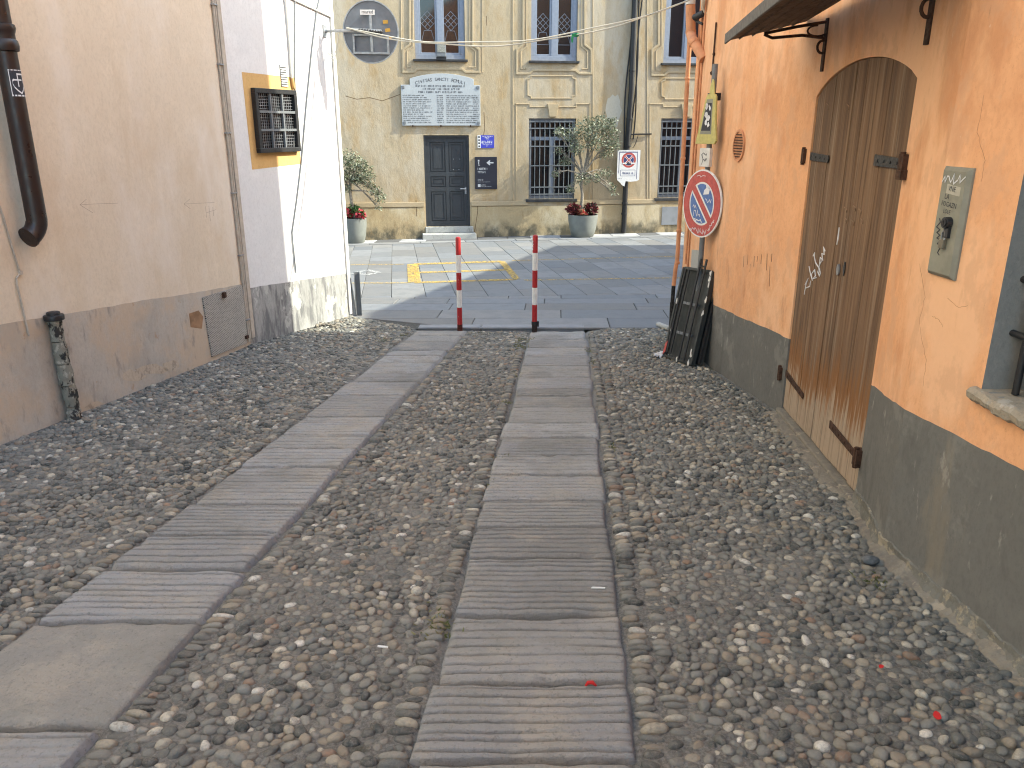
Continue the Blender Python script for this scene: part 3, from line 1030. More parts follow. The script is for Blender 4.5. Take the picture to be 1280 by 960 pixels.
# white building
bB = thing('white_building', 'white rendered house with a mouldy grey dado, half in sun', 'building', (AEND[0], AEND[1], gz(*AEND)))
LB = math.hypot(BEND[0] - AEND[0], BEND[1] - AEND[1])
dB = lambda u: .01 - .13 * u / LB
mb = MB(); md = MB()
painted(mb, md, BFR, LB, dB(0), dB(LB), -.8, -.85, TOPL, 5.0)
E1 = Vector((BEND[0] - 8, BEND[1] + 1.2, 0))
mb.quad((BEND[0], BEND[1], -.9), (E1.x, E1.y, -.9), (E1.x, E1.y, TOPL), (BEND[0], BEND[1], TOPL))
mb.add([(*AEND, TOPL), (*BEND, TOPL), (E1.x, E1.y, TOPL), (-10, 7.8, TOPL)], [(0, 1, 2, 3)])
mb.build('wall', M['white'], bB)
md.build('dado', M['white_dado'], bB)
# smooth corner band with a bead along its inner edge and over the top
mb = MB()
ci = BFR.px(424, 200)[0]
mb.box(BFR, ci, LB + .012, -.62, 3.6, -.02, .012)
ti = [BFR.px(371, 2), BFR.px(411, 20)]
mb.build('corner_band', M['white'], bB)
mb = MB()
pth = [BFR.px(330, -18), BFR.px(371, 2), BFR.px(412, 21), (ci - .005, BFR.px(420, 100)[1]), (ci - .005, BFR.px(430, 250)[1]), (ci - .005, -.58)]
mb.tube([BFR.pt(u, v, .012) for u, v in pth], .010, 8)
mb.build('bead', M['off_white'], bB, True)
mb = MB()
mb.flat(BFR, [BFR.px(*p) for p in ((302, 90), (315, 212), (376, 205), (369, 97))][::1], .0015)
mb.build('painted_surround', M['patch'], bB)
# grilled window of the white house
wq = [BFR.px(312.5, 107.7), BFR.px(366, 115), BFR.px(371, 188), BFR.px(320.5, 192.5)]
u0 = (wq[0][0] + wq[3][0]) / 2; u1 = (wq[1][0] + wq[2][0]) / 2; v0 = (wq[2][1] + wq[3][1]) / 2; v1 = (wq[0][1] + wq[1][1]) / 2
mb = MB(); t = .045
for bx in ((u0, u1, v0, v0 + t), (u0, u1, v1 - t, v1), (u0, u0 + t, v0 + t, v1 - t), (u1 - t, u1, v0 + t, v1 - t)):
    mb.box(BFR, *bx, .002, .055)
wn = mb.build('window', M['black_iron'], bB, bevel=.004)
mb = MB(); mb.box(BFR, u0 + t, u1 - t, v0 + t, v1 - t, .003, .012)
mb.build('pane', M['glass'], wn)
mb = MB()
for k in range(1, 3):
    v = v0 + t + (v1 - v0 - 2 * t) * k / 3
    mb.box(BFR, u0 + t, u1 - t, v - .012, v + .012, .026, .05)
for k in range(1, 3):
    u = u0 + t + (u1 - u0 - 2 * t) * k / 3
    mb.box(BFR, u - .01, u + .01, v0 + t, v1 - t, .024, .048)
mb.build('bar_frame', M['grille_grey'], wn)
mb = MB()
for k in range(1, 18):
    u = u0 + t + (u1 - u0 - 2 * t) * k / 18
    mb.box(BFR, u - .0018, u + .0018, v0 + t, v1 - t, .016, .019)
for k in range(1, 18):
    v = v0 + t + (v1 - v0 - 2 * t) * k / 18
    mb.box(BFR, u0 + t, u1 - t, v - .0018, v + .0018, .019, .022)
mb.build('wire_mesh', M['galv'], wn)
mb = MB()
q0, q1 = BFR.px(349, 81), BFR.px(360, 109)
uu0, uu1 = q0[0], q1[0] - .01
mb.box(BFR, uu0, uu1, q1[1], q0[1], 0, .006, 1)
for k in range(9):
    v = q1[1] + (q0[1] - q1[1]) * (k + .5) / 9
    f3 = BFR.sub((uu0 + uu1) / 2, v, .008)
    mb.box(f3, -(uu1 - uu0) * .48, (uu1 - uu0) * .48, -.007, .004, 0, .006)
mb.build('vent_grille', [M['white'], M['grille_grey']], bB)

# ------------------------------------------------------------------ things on the left walls
t_ = thing('downpipe', 'dark brown cast iron downpipe ending in an elbow on the cream wall', 'downpipe', AFR.pt(*AFR.px(45, 300), .1))
pu = AFR.px(47, 280, .10)[0]; zb = AFR.px(45, 318, .10)[1] + .05
mb = MB()
path = [AFR.pt(pu, 5.0, .10), AFR.pt(pu, zb + .16, .10)]
for k in range(1, 8):
    a = k / 7 * 1.25
    path.append(AFR.pt(pu - .11 * (1 - math.cos(a)), zb + .16 - .11 * math.sin(a), .10 - .02 * a))
mb.tube(path, [.060] * 2 + [.062] * 7, 20, 0, False)
p_in = path[-1]
mb.tube(path[-2:] + [path[-1] + (path[-1] - path[-2]) * .02], [.067, .067, .055], 20)
mb.build('pipe', M['brown_pipe'], t_, True)
mb = MB()
zc = AFR.px(15, 48, .1)[1]
mb.lathe(AFR.pt(pu, zc, .10), [(.061, .075), (.072, .07), (.076, .05), (.07, .03), (.066, .02), (.066, -.01), (.075, -.02), (.079, -.05), (.074, -.075), (.061, -.08)], 24)
mb.build('collar', M['brown_pipe'], t_, True)
zs = AFR.px(26, 105, .1)[1]
dirc = (Vector((0, 0, 0)) + Vector((EYE.x, EYE.y, 0)) - AFR.pt(pu, 0, .1))


def stick(mb, a0, a1, z0, z1, r, n=8):
    c = AFR.pt(pu, 0, .10)
    base_an = math.atan2(AFR.N.y, AFR.N.x)
    vs = []
    for k in range(n + 1):
        a = base_an + a0 + (a1 - a0) * k / n
        for z in (z0, z1): vs.append((c.x + math.cos(a) * r, c.y + math.sin(a) * r, z))
    mb.add(vs, [(2 * k, 2 * k + 2, 2 * k + 3, 2 * k + 1) for k in range(n)])


mb = MB(); stick(mb, -1.0, .75, zs - .075, zs + .075, .0608)
sk = mb.build('sticker', M['ink'], t_)
mb = MB()
for (a0, a1, z0, z1) in ((-1.0, .75, .070, .075), (-1.0, .75, -.075, -.066), (-1.0, -.93, -.066, .07), (-.3, -.2, -.02, .055), (-.3, .5, .046, .055), (.4, .5, .0, .046), (-.72, .2, .014, .022)):
    stick(mb, a0, a1, zs + z0, zs + z1, .0614, 5)
c = AFR.pt(pu, 0, .10); ban = math.atan2(AFR.N.y, AFR.N.x)
hv = [(-.62, .02), (-.75, .012), (-.78, -.005), (-.66, -.024), (-.4, -.042), (-.05, -.058), (.2, -.04), (.45, -.02), (.55, .0)]
for (a, z), (a2, z2) in zip(hv[:-1], hv[1:]):
    vs = []
    for aa, zz_ in ((a, z), (a2, z2)):
        for w in (-.005, .005):
            vs.append((c.x + math.cos(ban + aa) * .0616, c.y + math.sin(ban + aa) * .0616, zs + zz_ + w))
    mb.add(vs, [(0, 2, 3, 1)])
mb.build('emblem', M['print_white'], sk)

t_ = thing('standpipe', 'short chipped drain stub with a black cap against the cream wall dado', 'drain pipe', AFR.pt(*AFR.px(82, 532), .06))
mb = MB()
su = AFR.px(68, 400, .05)[0]; ztop = AFR.px(67, 398, .05)[1]; zbot = gz(-3.1, AFR.px(85, 525, .05)[0] - 6) ; zbot = AFR.px(82, 530, .05)[1]
H = ztop - zbot
prof = []
for k in range(15):
    f = k / 14
    off = .012 * math.sin(k * 2.1)
    prof.append((AFR.pt(su + .03 * (1 - f) * (1 - f) - .0 * f + off * .3 - (.03 if k == 0 else 0), zbot + H * f, .05), .046 + (.004 if k in (4, 5, 8) else 0) + random.uniform(-.004, .004)))
for k in range(14):
    if k in (3, 6, 9):
        mb.tube([prof[k][0], prof[k][0].lerp(prof[k + 1][0], .9)], [prof[k][1] * 1.1, prof[k][1] * 1.08], 14)
    mb.tube([prof[k][0], prof[k + 1][0]], [prof[k][1], prof[k + 1][1] * random.uniform(.9, 1.0)], 14)
mb.build('pipe', M['concrete_pipe'], t_, True)
mb = MB()
mb.lathe(AFR.pt(su, ztop, .05), [(.05, -.012), (.062, -.01), (.064, .018), (.06, .024), (.044, .026), (.042, .04), (.036, .044), (0, .045)], 24)
mb.build('cap', M['plastic_black'], t_, True)
mb = MB()
bc = AFR.pt(su + .0, zbot + .035, .06)
mb.blob(bc, .05, .05, .055); mb.blob(AFR.pt(su - .025, zbot + .01, .075), .045, .045, .045)
mb.blob(AFR.pt(su + .035, zbot + .12, .06), .03, .03, .06)
mb.build('mortar_foot', M['concrete_pipe'], t_, True)

mb = MB()
pts = [(-14, 235), (0, 262), (11, 300), (22, 336), (24, 341), (19, 348), (20, 356), (27, 385), (33, 412), (35, 420)]
mb.tube([AFR.pt(*AFR.px(*p), .009) for p in pts], .006, 6)
c = AFR.px(24, 341); mb.box(AFR, c[0] - .012, c[0] + .012, c[1] - .012, c[1] + .012, 0, .016)
tag(mb.build('cable', M['beige_cable'], smooth=True), 'thin beige cable hanging down the cream wall beside the dark downpipe', 'cable')

t_ = thing('conduit_pair', 'two thin beige conduits clipped to the joint of cream and white walls', 'conduit', AFR.pt(*AFR.px(318, 432), .02))
for du, r in ((-.055, .0105), (-.025, .012)):
    mb = MB()
    cu_ = math.hypot(AEND[0] - FA[0], AEND[1] - FA[1]) + du
    mb.tube([AFR.pt(cu_, z, .016 + .003 * math.sin(z * 5)) for z in np.linspace(-.52, 4.5, 14)], r, 8)
    mb.build('conduit', M['beige_cable'], t_, True)
mb = MB()
for z in (-.3, .35, .95, 1.5, 2.1, 2.6):
    mb.box(AFR, cu_ - .05, cu_ + .02, z, z + .012, .0, .034)
build_each(mb, 'clip', M['galv'], t_)
mb = MB()
mb.box(BFR, .0, .05, -.5, 4.5, 0, .03)
tag(mb.build('wall_trunking', M['beige_cable'], bevel=.006), 'flat beige trunking strip where the white wall begins', 'trunking')

t_ = thing('drain_tube', 'slim white tube with ochre elbow above the grilled window', 'pipe', BFR.pt(*BFR.px(365, 112), .02))
mb = MB()
pts = [(352, -20), (356, 5), (360, 50), (363, 98)]
mb.tube([BFR.pt(*BFR.px(*p), .022) for p in pts], .014, 8)
mb.build('tube', M['off_white'], t_, True)
mb = MB()
e = BFR.px(363.4, 98)
mb.tube([BFR.pt(e[0], e[1] + .005, .022), BFR.pt(e[0] + .003, e[1] - .05, .022), BFR.pt(e[0] + .012, e[1] - .09, .014), BFR.pt(e[0] + .015, e[1] - .1, -.01)], .0155, 8)
mb.build('elbow', M['patch'], t_, True)

for pts, nm, lb, r in ((((367.5, -15), (367.5, 40), (367.5, 95), (367.8, 140), (366, 190)), 'cable', 'straight thin grey cable running down beside the white vent tube', .0045),
                       (((402, -16), (395, 12), (389, 60), (382, 130), (376, 200), (370, 250), (364, 291), (366, 315), (369, 341)), 'cable', 'loose dark cable sloping across the sunlit white wall to the dado', .0045)):  # sloping path: solid tube modelled in place of an overhead wire shadow
    mb = MB(); mb.tube([BFR.pt(*BFR.px(*p), .012) for p in pts], r * 1.5, 8)
    tag(mb.build(nm, M['grille_grey'] if r > 0 else M['wire'], smooth=True), lb, 'cable')

# traffic sign seen from behind, on an arm from the white wall
SGY = 9.20
arm0 = BFR.pt(*BFR.px(405.5, 39))
def atY(px, py, Y):
    r = ray(px, py); return EYE + r * (Y / r.y)
sgc = atY(463.5, 40, SGY)
t_ = thing('traffic_sign', 'round grey sign seen from behind on an arm from the white wall', 'sign', arm0)
SN = Vector((arm0.x - sgc.x, arm0.y - sgc.y, 0))
SF = Fr((sgc.x, sgc.y, sgc.z), (1, .05, 0))
mb = MB()
R = .293
prf = []
n = 56
vs = [SF.pt(R * math.cos(2 * math.pi * k / n), R * 1.06 * math.sin(2 * math.pi * k / n), d) for d in (-.015, 0) for k in range(n)]
mb.add(vs, [tuple(range(n - 1, -1, -1)), tuple(range(n, 2 * n))] + [(k, (k + 1) % n, n + (k + 1) % n, n + k) for k in range(n)])
mb.build('sign_disc', M['steel_paint'], t_)
mb = MB()
n = 56
ro = [(R * math.cos(2 * math.pi * k / n), R * 1.06 * math.sin(2 * math.pi * k / n)) for k in range(n)]
mb.ribbon(SF, ro, .012, -.016, .01, 0, True)
mb.build('rim', M['galv'], t_)
mb = MB()
mb.box(SF, -.008, .018, -.20, .22, .004, .026)
for L in (((-.185, -.02), (-.185, -.21), (.18, -.215), (.18, -.045)), ((-.185, -.03), (.02, -.03))):
    mb.ribbon(SF, L, .022, .003, .024)
mb.build('back_frame', M['galv'], t_, bevel=.002)
mb = MB()
mb.tube([arm0, arm0 + Vector((.03, 0, 0)), SF.pt(-.3, .008, .035), SF.pt(.10, -.01, .035)], .016, 8)
mb.tube([SF.pt(-.2, .018, .04), SF.pt(.12, .0, .045)], .02, 8)
mb.box(BFR, *(lambda c: (c[0] - .03, c[0] + .03, c[1] - .06, c[1] + .06))(BFR.px(405.5, 39)), 0, .012)
mb.build('arm', M['galv'], t_, True)
mb = MB()
for k in range(9):
    mb.blob(SF.pt(-.11 + k * .028, .01 - k * .002, .055), .02, .014, .018)
mb.build('clamp', M['black_iron'], t_, True)
mb = MB()
mb.box(SF, -.10, .055, .165, .215, .027, .032)
mb.build('sticker', M['sign_white'], t_)
text('lettering', 'mared', SF, -.022, .178, .05, .0335, M['ink'], t_, sx=.95)
for (u, v, r_) in ((.165, .10, .06), (.185, .02, .16), (.195, -.06, .2)):
    mb = MB(); f3 = SF.sub(u, v, 0, r_)
    mb.box(f3, -.05, .05, -.021, .021, 0, .0015); mb.box(f3, -.03, .024, -.017, .017, .0015, .003, 1)
    mb.build('sticker', [M['steel_paint'], M['amber']], t_)
mb = MB()
a0 = SF.pt(-.34, .0, .03)
for dx, dy in ((0, 0), (.02, -.02)):
    pts = [a0 + Vector((0, 0, -.02))]
    tgt = BFR.pt(*BFR.px(407, 60), .02)
    for k in range(9):
        f = k / 8
        pts.append(a0.lerp(tgt, f) + Vector((0, 0, -.14 * math.sin(f * math.pi) - dx * 2 * math.sin(f * math.pi) - .02)))
    mb.tube(pts, .004, 5)
mb.build('wire_loop', M['wire'], t_, True)

# overhead cables
L0 = SF.pt(-.25, .03, .05); L1 = Vector((1.78, 7.98, 2.72))
for dv, nm, lb in ((0, 'overhead_cable', 'upper of the two pale cables strung across the alley mouth'), (-.035, 'overhead_cable', 'lower pale cable strung across the alley with a green rag tied on')):
    mb = MB(); pts = []
    for k in range(41):
        f = k / 40
        p = L0.lerp(L1, f) + Vector((0, .0, -.26 * 4 * f * (1 - f) - (.03 * math.sin(f * math.pi) if dv else 0)))
        p.z += .008 * math.sin(f * 20 + (2 if dv else 0))
        pts.append(p)
    mb.tube(pts, .0065, 6)
    o = tag(mb.build(nm, M['wire'], smooth=True), lb, 'cable')
pg = pts[27]
mb = MB()
mb.blob(pg, .035, .01, .018, jit=.35); mb.blob(pg + Vector((-.035, 0, -.03)), .012, .008, .035, jit=.3)
tag(mb.build('rag', M['green'], smooth=True), 'small green rag knotted on the overhead cable', 'rag')

# metal corner guards
for k, (x, lb) in enumerate(((444.5, 'pale grey steel guard plate leaning at the white house corner'), (449, 'dark weathered steel post standing at the white house corner'))):
    base = Vector((BEND[0] + .03 + .055 * k, BEND[1] + .03 + .02 * k, pz(BEND[0], BEND[1]) - .02))
    cf = Fr(base, (.95, .3, 0), (-.10 if k == 0 else 0, .0, 1))
    mb = MB()
    w = .034
    mb.box(cf, -w, w, 0, .50 if k == 0 else .56, -.006, .006)
    mb.box(cf, w - .008, w, 0, .50 if k == 0 else .56, .006, .045)
    mb.box(cf, -w, -w + .008, 0, .50 if k == 0 else .56, .006, .03)
    tag(mb.build('corner_guard', M['galv'] if k == 0 else M['grille_grey'], bevel=.003), lb, 'corner guard')

# rubble at the wall foot
mb = MB()
for k in range(9):
    p = G(398 + k * 3.1 + random.uniform(-2, 2), 413 + random.uniform(-2, 2.5))
    mb.blob(p + Vector((0, 0, .015)), random.uniform(.015, .045), random.uniform(.015, .04), random.uniform(.012, .03), jit=.35)
tag(mb.build('rubble', M['cement']), 'small heap of broken plaster at the foot of the white wall', 'rubble', kind='stuff')

# ------------------------------------------------------------------ ochre palazzo across the piazza
F = FFR
bC = thing('palazzo', 'ochre stuccoed palazzo across the piazza with moulded window bays', 'building', (FO.x, FO.y, pz(FO.x, FO.y)))
X = lambda p: F.px(p, 200)[0]
holes = []                                       # u0, u1, z0, z1


def hole(x0, x1, ytop, ybot, topz=None):
    a = F.px(x0, ybot if ybot < 280 else 280); b = F.px(x1, ybot if ybot < 280 else 280)
    h = [F.px(x0, (ytop + ybot) / 2)[0], F.px(x1, (ytop + ybot) / 2)[0], F.px((x0 + x1) / 2, ybot)[1], topz if topz else F.px((x0 + x1) / 2, ytop)[1]]
    holes.append(h); return h


UW = [hole(518, 581, 0, 74, 5.25), hole(664, 722, 0, 76, 5.25), hole(831, 890, 0, 79, 5.25)]
LW = [hole(661, 719, 148, 248.5), hole(824, 882, 148, 247)]
DR = hole(531, 587, 169, 283)
us = sorted({-14., 13.} | {h[0] for h in holes} | {h[1] for h in holes}); zs_ = sorted({-1.3, 9.5} | {h[2] for h in holes} | {h[3] for h in holes})
mb = MB()
for a, b in zip(us[:-1], us[1:]):
    for c, d in zip(zs_[:-1], zs_[1:]):
        if not any(h[0] - 1e-6 <= a and b <= h[1] + 1e-6 and h[2] - 1e-6 <= c and d <= h[3] + 1e-6 for h in holes):
            mb.quad(F.pt(a, c), F.pt(b, c), F.pt(b, d), F.pt(a, d))
for h in holes:                                  # reveals
    D = -.17 if h[3] > 5 else -.14
    for (p, q) in (((h[0], h[2]), (h[0], h[3])), ((h[0], h[3]), (h[1], h[3])), ((h[1], h[3]), (h[1], h[2])), ((h[1], h[2]), (h[0], h[2]))):
        mb.quad(F.pt(*p), F.pt(*q), F.pt(*q, D), F.pt(*p, D))
mb.quad(F.pt(-14, -1.3), F.pt(-14, 9.5), F.pt(-14, 9.5, -9), F.pt(-14, -1.3, -9)); mb.quad(F.pt(13, -1.3), F.pt(13, 9.5), F.pt(13, 9.5, -9), F.pt(13, -1.3, -9))
mb.quad(F.pt(-14, 9.5), F.pt(13, 9.5), F.pt(13, 9.5, -9), F.pt(-14, 9.5, -9)); mb.quad(F.pt(-14, -1.3, -9), F.pt(13, -1.3, -9), F.pt(13, 9.5, -9), F.pt(-14, 9.5, -9))
mb.build('wall', M['yellow'], bC)
# plinth and string band
zb0, zb1 = F.px(570, 258)[1], F.px(570, 252)[1]
mb = MB()
for (a, b) in ((-14, DR[0] - .03), (DR[1] + .03, 13)):
    mb.box(F, a, b, -1.3, zb0 - .012, 0, .022)
mb.build('plinth', M['plinth'], bC)
mb = MB()
for (a, b) in ((-14, DR[0] - .03), (DR[1] + .03, LW[0][0] - .02), (LW[0][1] + .02, LW[1][0] - .02), (LW[1][1] + .02, 13)):
    mb.box(F, a, b, zb0 + .004, zb1, 0, .035)
mb.build('string_band', M['mould'], bC, bevel=.006)
# window bays: slightly raised panel edges, eared mouldings, aprons, keystones
mb = MB()
w, d = .05, .035
PXL = lambda L: [F.px(*p) for p in L]


def eared(xl_, xr_, yb, wl, wr):
    # outline below and beside an upper window, with ears and a stepped apron line
    L = [(xl_ + 4, -60), (xl_ + 4, 56), (xl_ - 4, 62), (xl_ - 4, yb + 2), (wl - 2, yb + 2), (wl + 3, yb - 2), (wr - 3, yb - 2), (wr + 2, yb + 2), (xr_ + 4, yb + 2), (xr_ + 4, 62), (xr_ - 4, 56), (xr_ - 4, -60)]
    mb.ribbon(F, PXL(L), .045, 0, .022)
    L2 = [(xl_ + 8, -60), (xl_ + 8, 58), (xl_ + 1, 64), (xl_ + 1, yb - 4), (wl - 6, yb - 4)]
    mb.ribbon(F, PXL(L2), .026, 0, .012)
    L2 = [(xr_ - 8, -60), (xr_ - 8, 58), (xr_ - 1, 64), (xr_ - 1, yb - 4), (wr + 6, yb - 4)]
    mb.ribbon(F, PXL(L2), .026, 0, .012)


eared(508, 595, 88, 519, 580)
eared(650, 735, 90, 663, 722)
eared(819, 905, 92, 832, 892)


def notched(x0, x1, y0, y1, k=4):
    mb.ribbon(F, PXL([(x0 + k, y0), (x1 - k, y0), (x1 - k, y0 + 2.5), (x1, y0 + k), (x1, y1 - k), (x1 - k, y1 - 2.5), (x1 - k, y1), (x0 + k, y1), (x0 + k, y1 - 2.5), (x0, y1 - k), (x0, y0 + k), (x0 + k, y0 + 2.5)]), .026, 0, .014, 0, True)


notched(659.5, 719.5, 95, 123); notched(827, 887, 98, 124)
for x0, x1, kx_ in ((645, 737, 691), (812, 905, 858)):
    mb.ribbon(F, PXL([(x0, 130), (x0 + 17, 130), (x0 + 17, 133.5), (kx_ - 8, 133.5)]), .026, 0, .013)
    mb.ribbon(F, PXL([(kx_ + 8, 133.5), (x1 - 17, 133.5), (x1 - 17, 130), (x1, 130)]), .026, 0, .013)
    mb.ribbon(F, PXL([(x0, 130), (x0, 250)]), .026, 0, .011); mb.ribbon(F, PXL([(x1, 130), (x1, 250)]), .026, 0, .011)
    mb.prism(F, PXL([(kx_ - 4.5, 146), (kx_ + 4.5, 146), (kx_ + 7, 130), (kx_ - 7, 130)]), 0, .05)
for x in (501.5, 603, 641, 741, 809):
    mb.ribbon(F, PXL([(x, -60), (x, 90 if x < 620 else 250)]), .026, 0, .010)
mb.build('moulding', M['mould'], bC, bevel=.006)


def upper_window(h, lines):
    mb = MB(); t = .10; u0, u1, z0, z1 = h
    for bx in ((u0, u1, z0, z0 + t), (u0, u1, z1 - t, z1), (u0, u0 + t, z0 + t, z1 - t), (u1 - t, u1, z0 + t, z1 - t), ((u0 + u1) / 2 - .06, (u0 + u1) / 2 + .06, z0 + t, z1 - t)):
        mb.box(F, *bx, -.13, -.05)
    for (a, b) in ((u0 + t, (u0 + u1) / 2 - .06), ((u0 + u1) / 2 + .06, u1 - t)):
        mb.ribbon(F, [(a + .02, z0 + t + .02), (b - .02, z0 + t + .02), (b - .02, z1 - t - .02), (a + .02, z1 - t - .02)], .04, -.13, -.062, 0, True)
    w = mb.build('window', M['frame_grey'], bC, bevel=.006)
    for (a, b) in ((u0 + t, (u0 + u1) / 2 - .06), ((u0 + u1) / 2 + .06, u1 - t)):
        mb = MB(); mb.box(F, a, b, z0 + t, z1 - t, -.125, -.115); mb.build('pane', M['glass'], w)
        if lines:
            mb = MB(); c = (a + b) / 2; zc = z0 + t + lines
            for i in range(4):
                e = (i - 1.5) * .065
                mb.ribbon(F, [(c + e - .10, zc - e * 1.0 - .10), (c + e + .10, zc - e + .10)], .014, -.115, -.1135)
                mb.ribbon(F, [(c + e - .10, zc + e + .10), (c + e + .10, zc + e - .10)], .014, -.115, -.113)
            mb.ribbon(F, [(c - .08, zc - .2), (c - .15, zc - .45), (c + .15, zc - .45), (c + .08, zc - .2)], .012, -.115, -.1135, 0, True)
            mb.build('etched_motif', M['etch'], w)
    mb = MB(); mb.box(F, u0 - .05, u1 + .05, z0 - .05, z0 - .002, -.04, .07); mb.build('sill', M['dark_sill'], w, bevel=.006)
    return w


z_m = F.px(540, 25)[1]
upper_window(UW[0], z_m - UW[0][2] - .1); upper_window(UW[1], F.px(690, 28)[1] - UW[1][2] - .1); upper_window(UW[2], 0)


def lower_window(h):
    u0, u1, z0, z1 = h; t = .07
    mb = MB(); zt = z0 + (z1 - z0) * .755; um = (u0 + u1) / 2
    for bx in ((u0, u1, z0, z0 + t), (u0, u1, z1 - t, z1), (u0, u0 + t, z0 + t, z1 - t), (u1 - t, u1, z0 + t, z1 - t), (u0 + t, u1 - t, zt - .04, zt + .04), (um - .05, um + .05, z0 + t, zt - .04)):
        mb.box(F, *bx, -.135, -.08)
    w = mb.build('window', M['frame_grey'], bC, bevel=.005)
    for bx in ((u0 + t, u1 - t, zt + .04, z1 - t), (u0 + t, um - .05, z0 + t, zt - .04), (um + .05, u1 - t, z0 + t, zt - .04)):
        mb = MB(); mb.box(F, *bx, -.13, -.12); mb.build('pane', M['glass'], w)
    mb = MB()
    for k in range(10):
        u = u0 + .03 + (u1 - u0 - .06) * k / 9
        mb.tube([F.pt(u, z0 + .01, -.03), F.pt(u, z1 - .01, -.03)], .011, 6)
    for f in (.06, .15, .42, .66, .88, .96):
        mb.box(F, u0 + .005, u1 - .005, z0 + (z1 - z0) * f - .013, z0 + (z1 - z0) * f + .013, -.026, -.014)
    mb.build('security_grille', M['grille_grey'], w)
    mb = MB(); mb.box(F, u0 - .07, u1 + .07, z0 - .07, z0 - .002, -.06, .05); mb.build('sill', M['dark_sill'], w, bevel=.008)


lower_window(LW[0]); lower_window(LW[1])

# panelled door
u0, u1, z0, z1 = DR
zz0 = z0
mb = MB()
fw = .05
for bx in ((u0, u0 + fw, z0, z1), (u1 - fw, u1, z0, z1), (u0 + fw, u1 - fw, z1 - fw, z1)):
    mb.box(F, *bx, -.12, -.03)
a, b = u0 + fw, u1 - fw; W = b - a; H = z1 - fw - z0
mb.box(F, a, b, z0, z1 - fw, -.11, -.085)
cols = ((.09, .47), (.55, .92)); rows = ((.06, .40), (.45, .57), (.62, .95))
ug = sorted({0, 1, *[x for c in cols for x in c]}); vg = sorted({0, 1, *[x for r in rows for x in r]})
for i in range(len(ug) - 1):
    for j in range(len(vg) - 1):
        if not (any(c[0] <= ug[i] and ug[i + 1] <= c[1] for c in cols) and any(r[0] <= vg[j] and vg[j + 1] <= r[1] for r in rows)):
            mb.box(F, a + W * ug[i], a + W * ug[i + 1], z0 + H * vg[j], z0 + H * vg[j + 1], -.085, -.065)
for c in cols:
    for r in rows:
        q = [(a + W * (c[0] + .04), z0 + H * (r[0] + .018)), (a + W * (c[1] - .04), z0 + H * (r[0] + .018)), (a + W * (c[1] - .04), z0 + H * (r[1] - .018)), (a + W * (c[0] + .04), z0 + H * (r[1] - .018))]
        mb.ribbon(F, q, .03, -.085, -.07, 0, True)
        mb.flat(F, [(a + W * (c[0] + .09), z0 + H * (r[0] + .04)), (a + W * (c[1] - .09), z0 + H * (r[0] + .04)), (a + W * (c[1] - .09), z0 + H * (r[1] - .04)), (a + W * (c[0] + .09), z0 + H * (r[1] - .04))], -.078)
dr = mb.build('door', M['dark_door'], bC)
mb = MB()
hx, hz = F.px(582, 237, -.06)
mb.box(F, hx - .02, hx + .02, hz - .10, hz + .06, -.065, -.055)
mb.tube([F.pt(hx, hz + .02, -.06), F.pt(hx, hz + .02, -.015), F.pt(hx - .13, hz + .02, -.012)], .011, 8)
mb.build('handle', M['galv'], dr, True)
mb = MB()
for (x, y) in ((567, 199), (575, 199), (567, 212), (574, 212)):
    p = F.px(x, y); mb.box(F, p[0] - .009, p[0] + .009, p[1] - .009, p[1] + .009, -.07, -.056)
build_each(mb, 'door_stud', M['galv'], dr)
zst = F.px(560, 290.5)[1]
mb = MB(); mb.box(F, u0 - .02, u1 + .07, zst, z0 - .004, -.12, .05); mb.build('threshold', M['stone'], bC, bevel=.01)
mb = MB(); a_ = F.px(528, 294)[0]; b_ = F.px(594, 294)[0]; mb.box(F, a_, b_, -1.25, zst - .004, 0, .30); mb.build('step', M['stone'], bC, bevel=.012)
# grey meter hatch
mb = MB()
q0, q1 = F.px(826, 281), F.px(852, 258)
mb.box(F, q0[0], q1[0], q0[1], q1[1], .022, .035); mb.build('meter_hatch', M['hatch'], bC, bevel=.004)
# cracks and rust runs in the render
mb = MB()
for L in (((597, 252), (597, 265), (594, 285), (592, 295)), ((520, 250), (521, 270)), ((605, 140), (606, 160), (602, 185)), ((432, 120), (446, 124), (462, 122), (478, 126), (500, 118)), ((608, 20), (608.5, 32))):
    mb.ribbon(F, [F.px(*p, .022 if L[0][1] > 240 else 0) for p in L], .014, (.022 if L[0][1] > 240 else 0), (.0235 if L[0][1] > 240 else .0015))
mb.build('crack', simple('crack_dirt', (.2, .14, .08), .95, .1, 0, .2), bC)
mb = MB()                                        # pale repaired patch beside the downpipe
out = []
for k in range(18):
    an = 2 * math.pi * k / 18
    out.append(F.px(767 + 10 * math.cos(an) * random.uniform(.75, 1.1), 138 + 22 * math.sin(an) * random.uniform(.75, 1.1)))
mb.flat(F, out[::-1], .002)
mb.build('render_patch', plaster('pale_render_patch', (.52, .48, .39), (.49, .43, .33), [], .001, .004), bC)

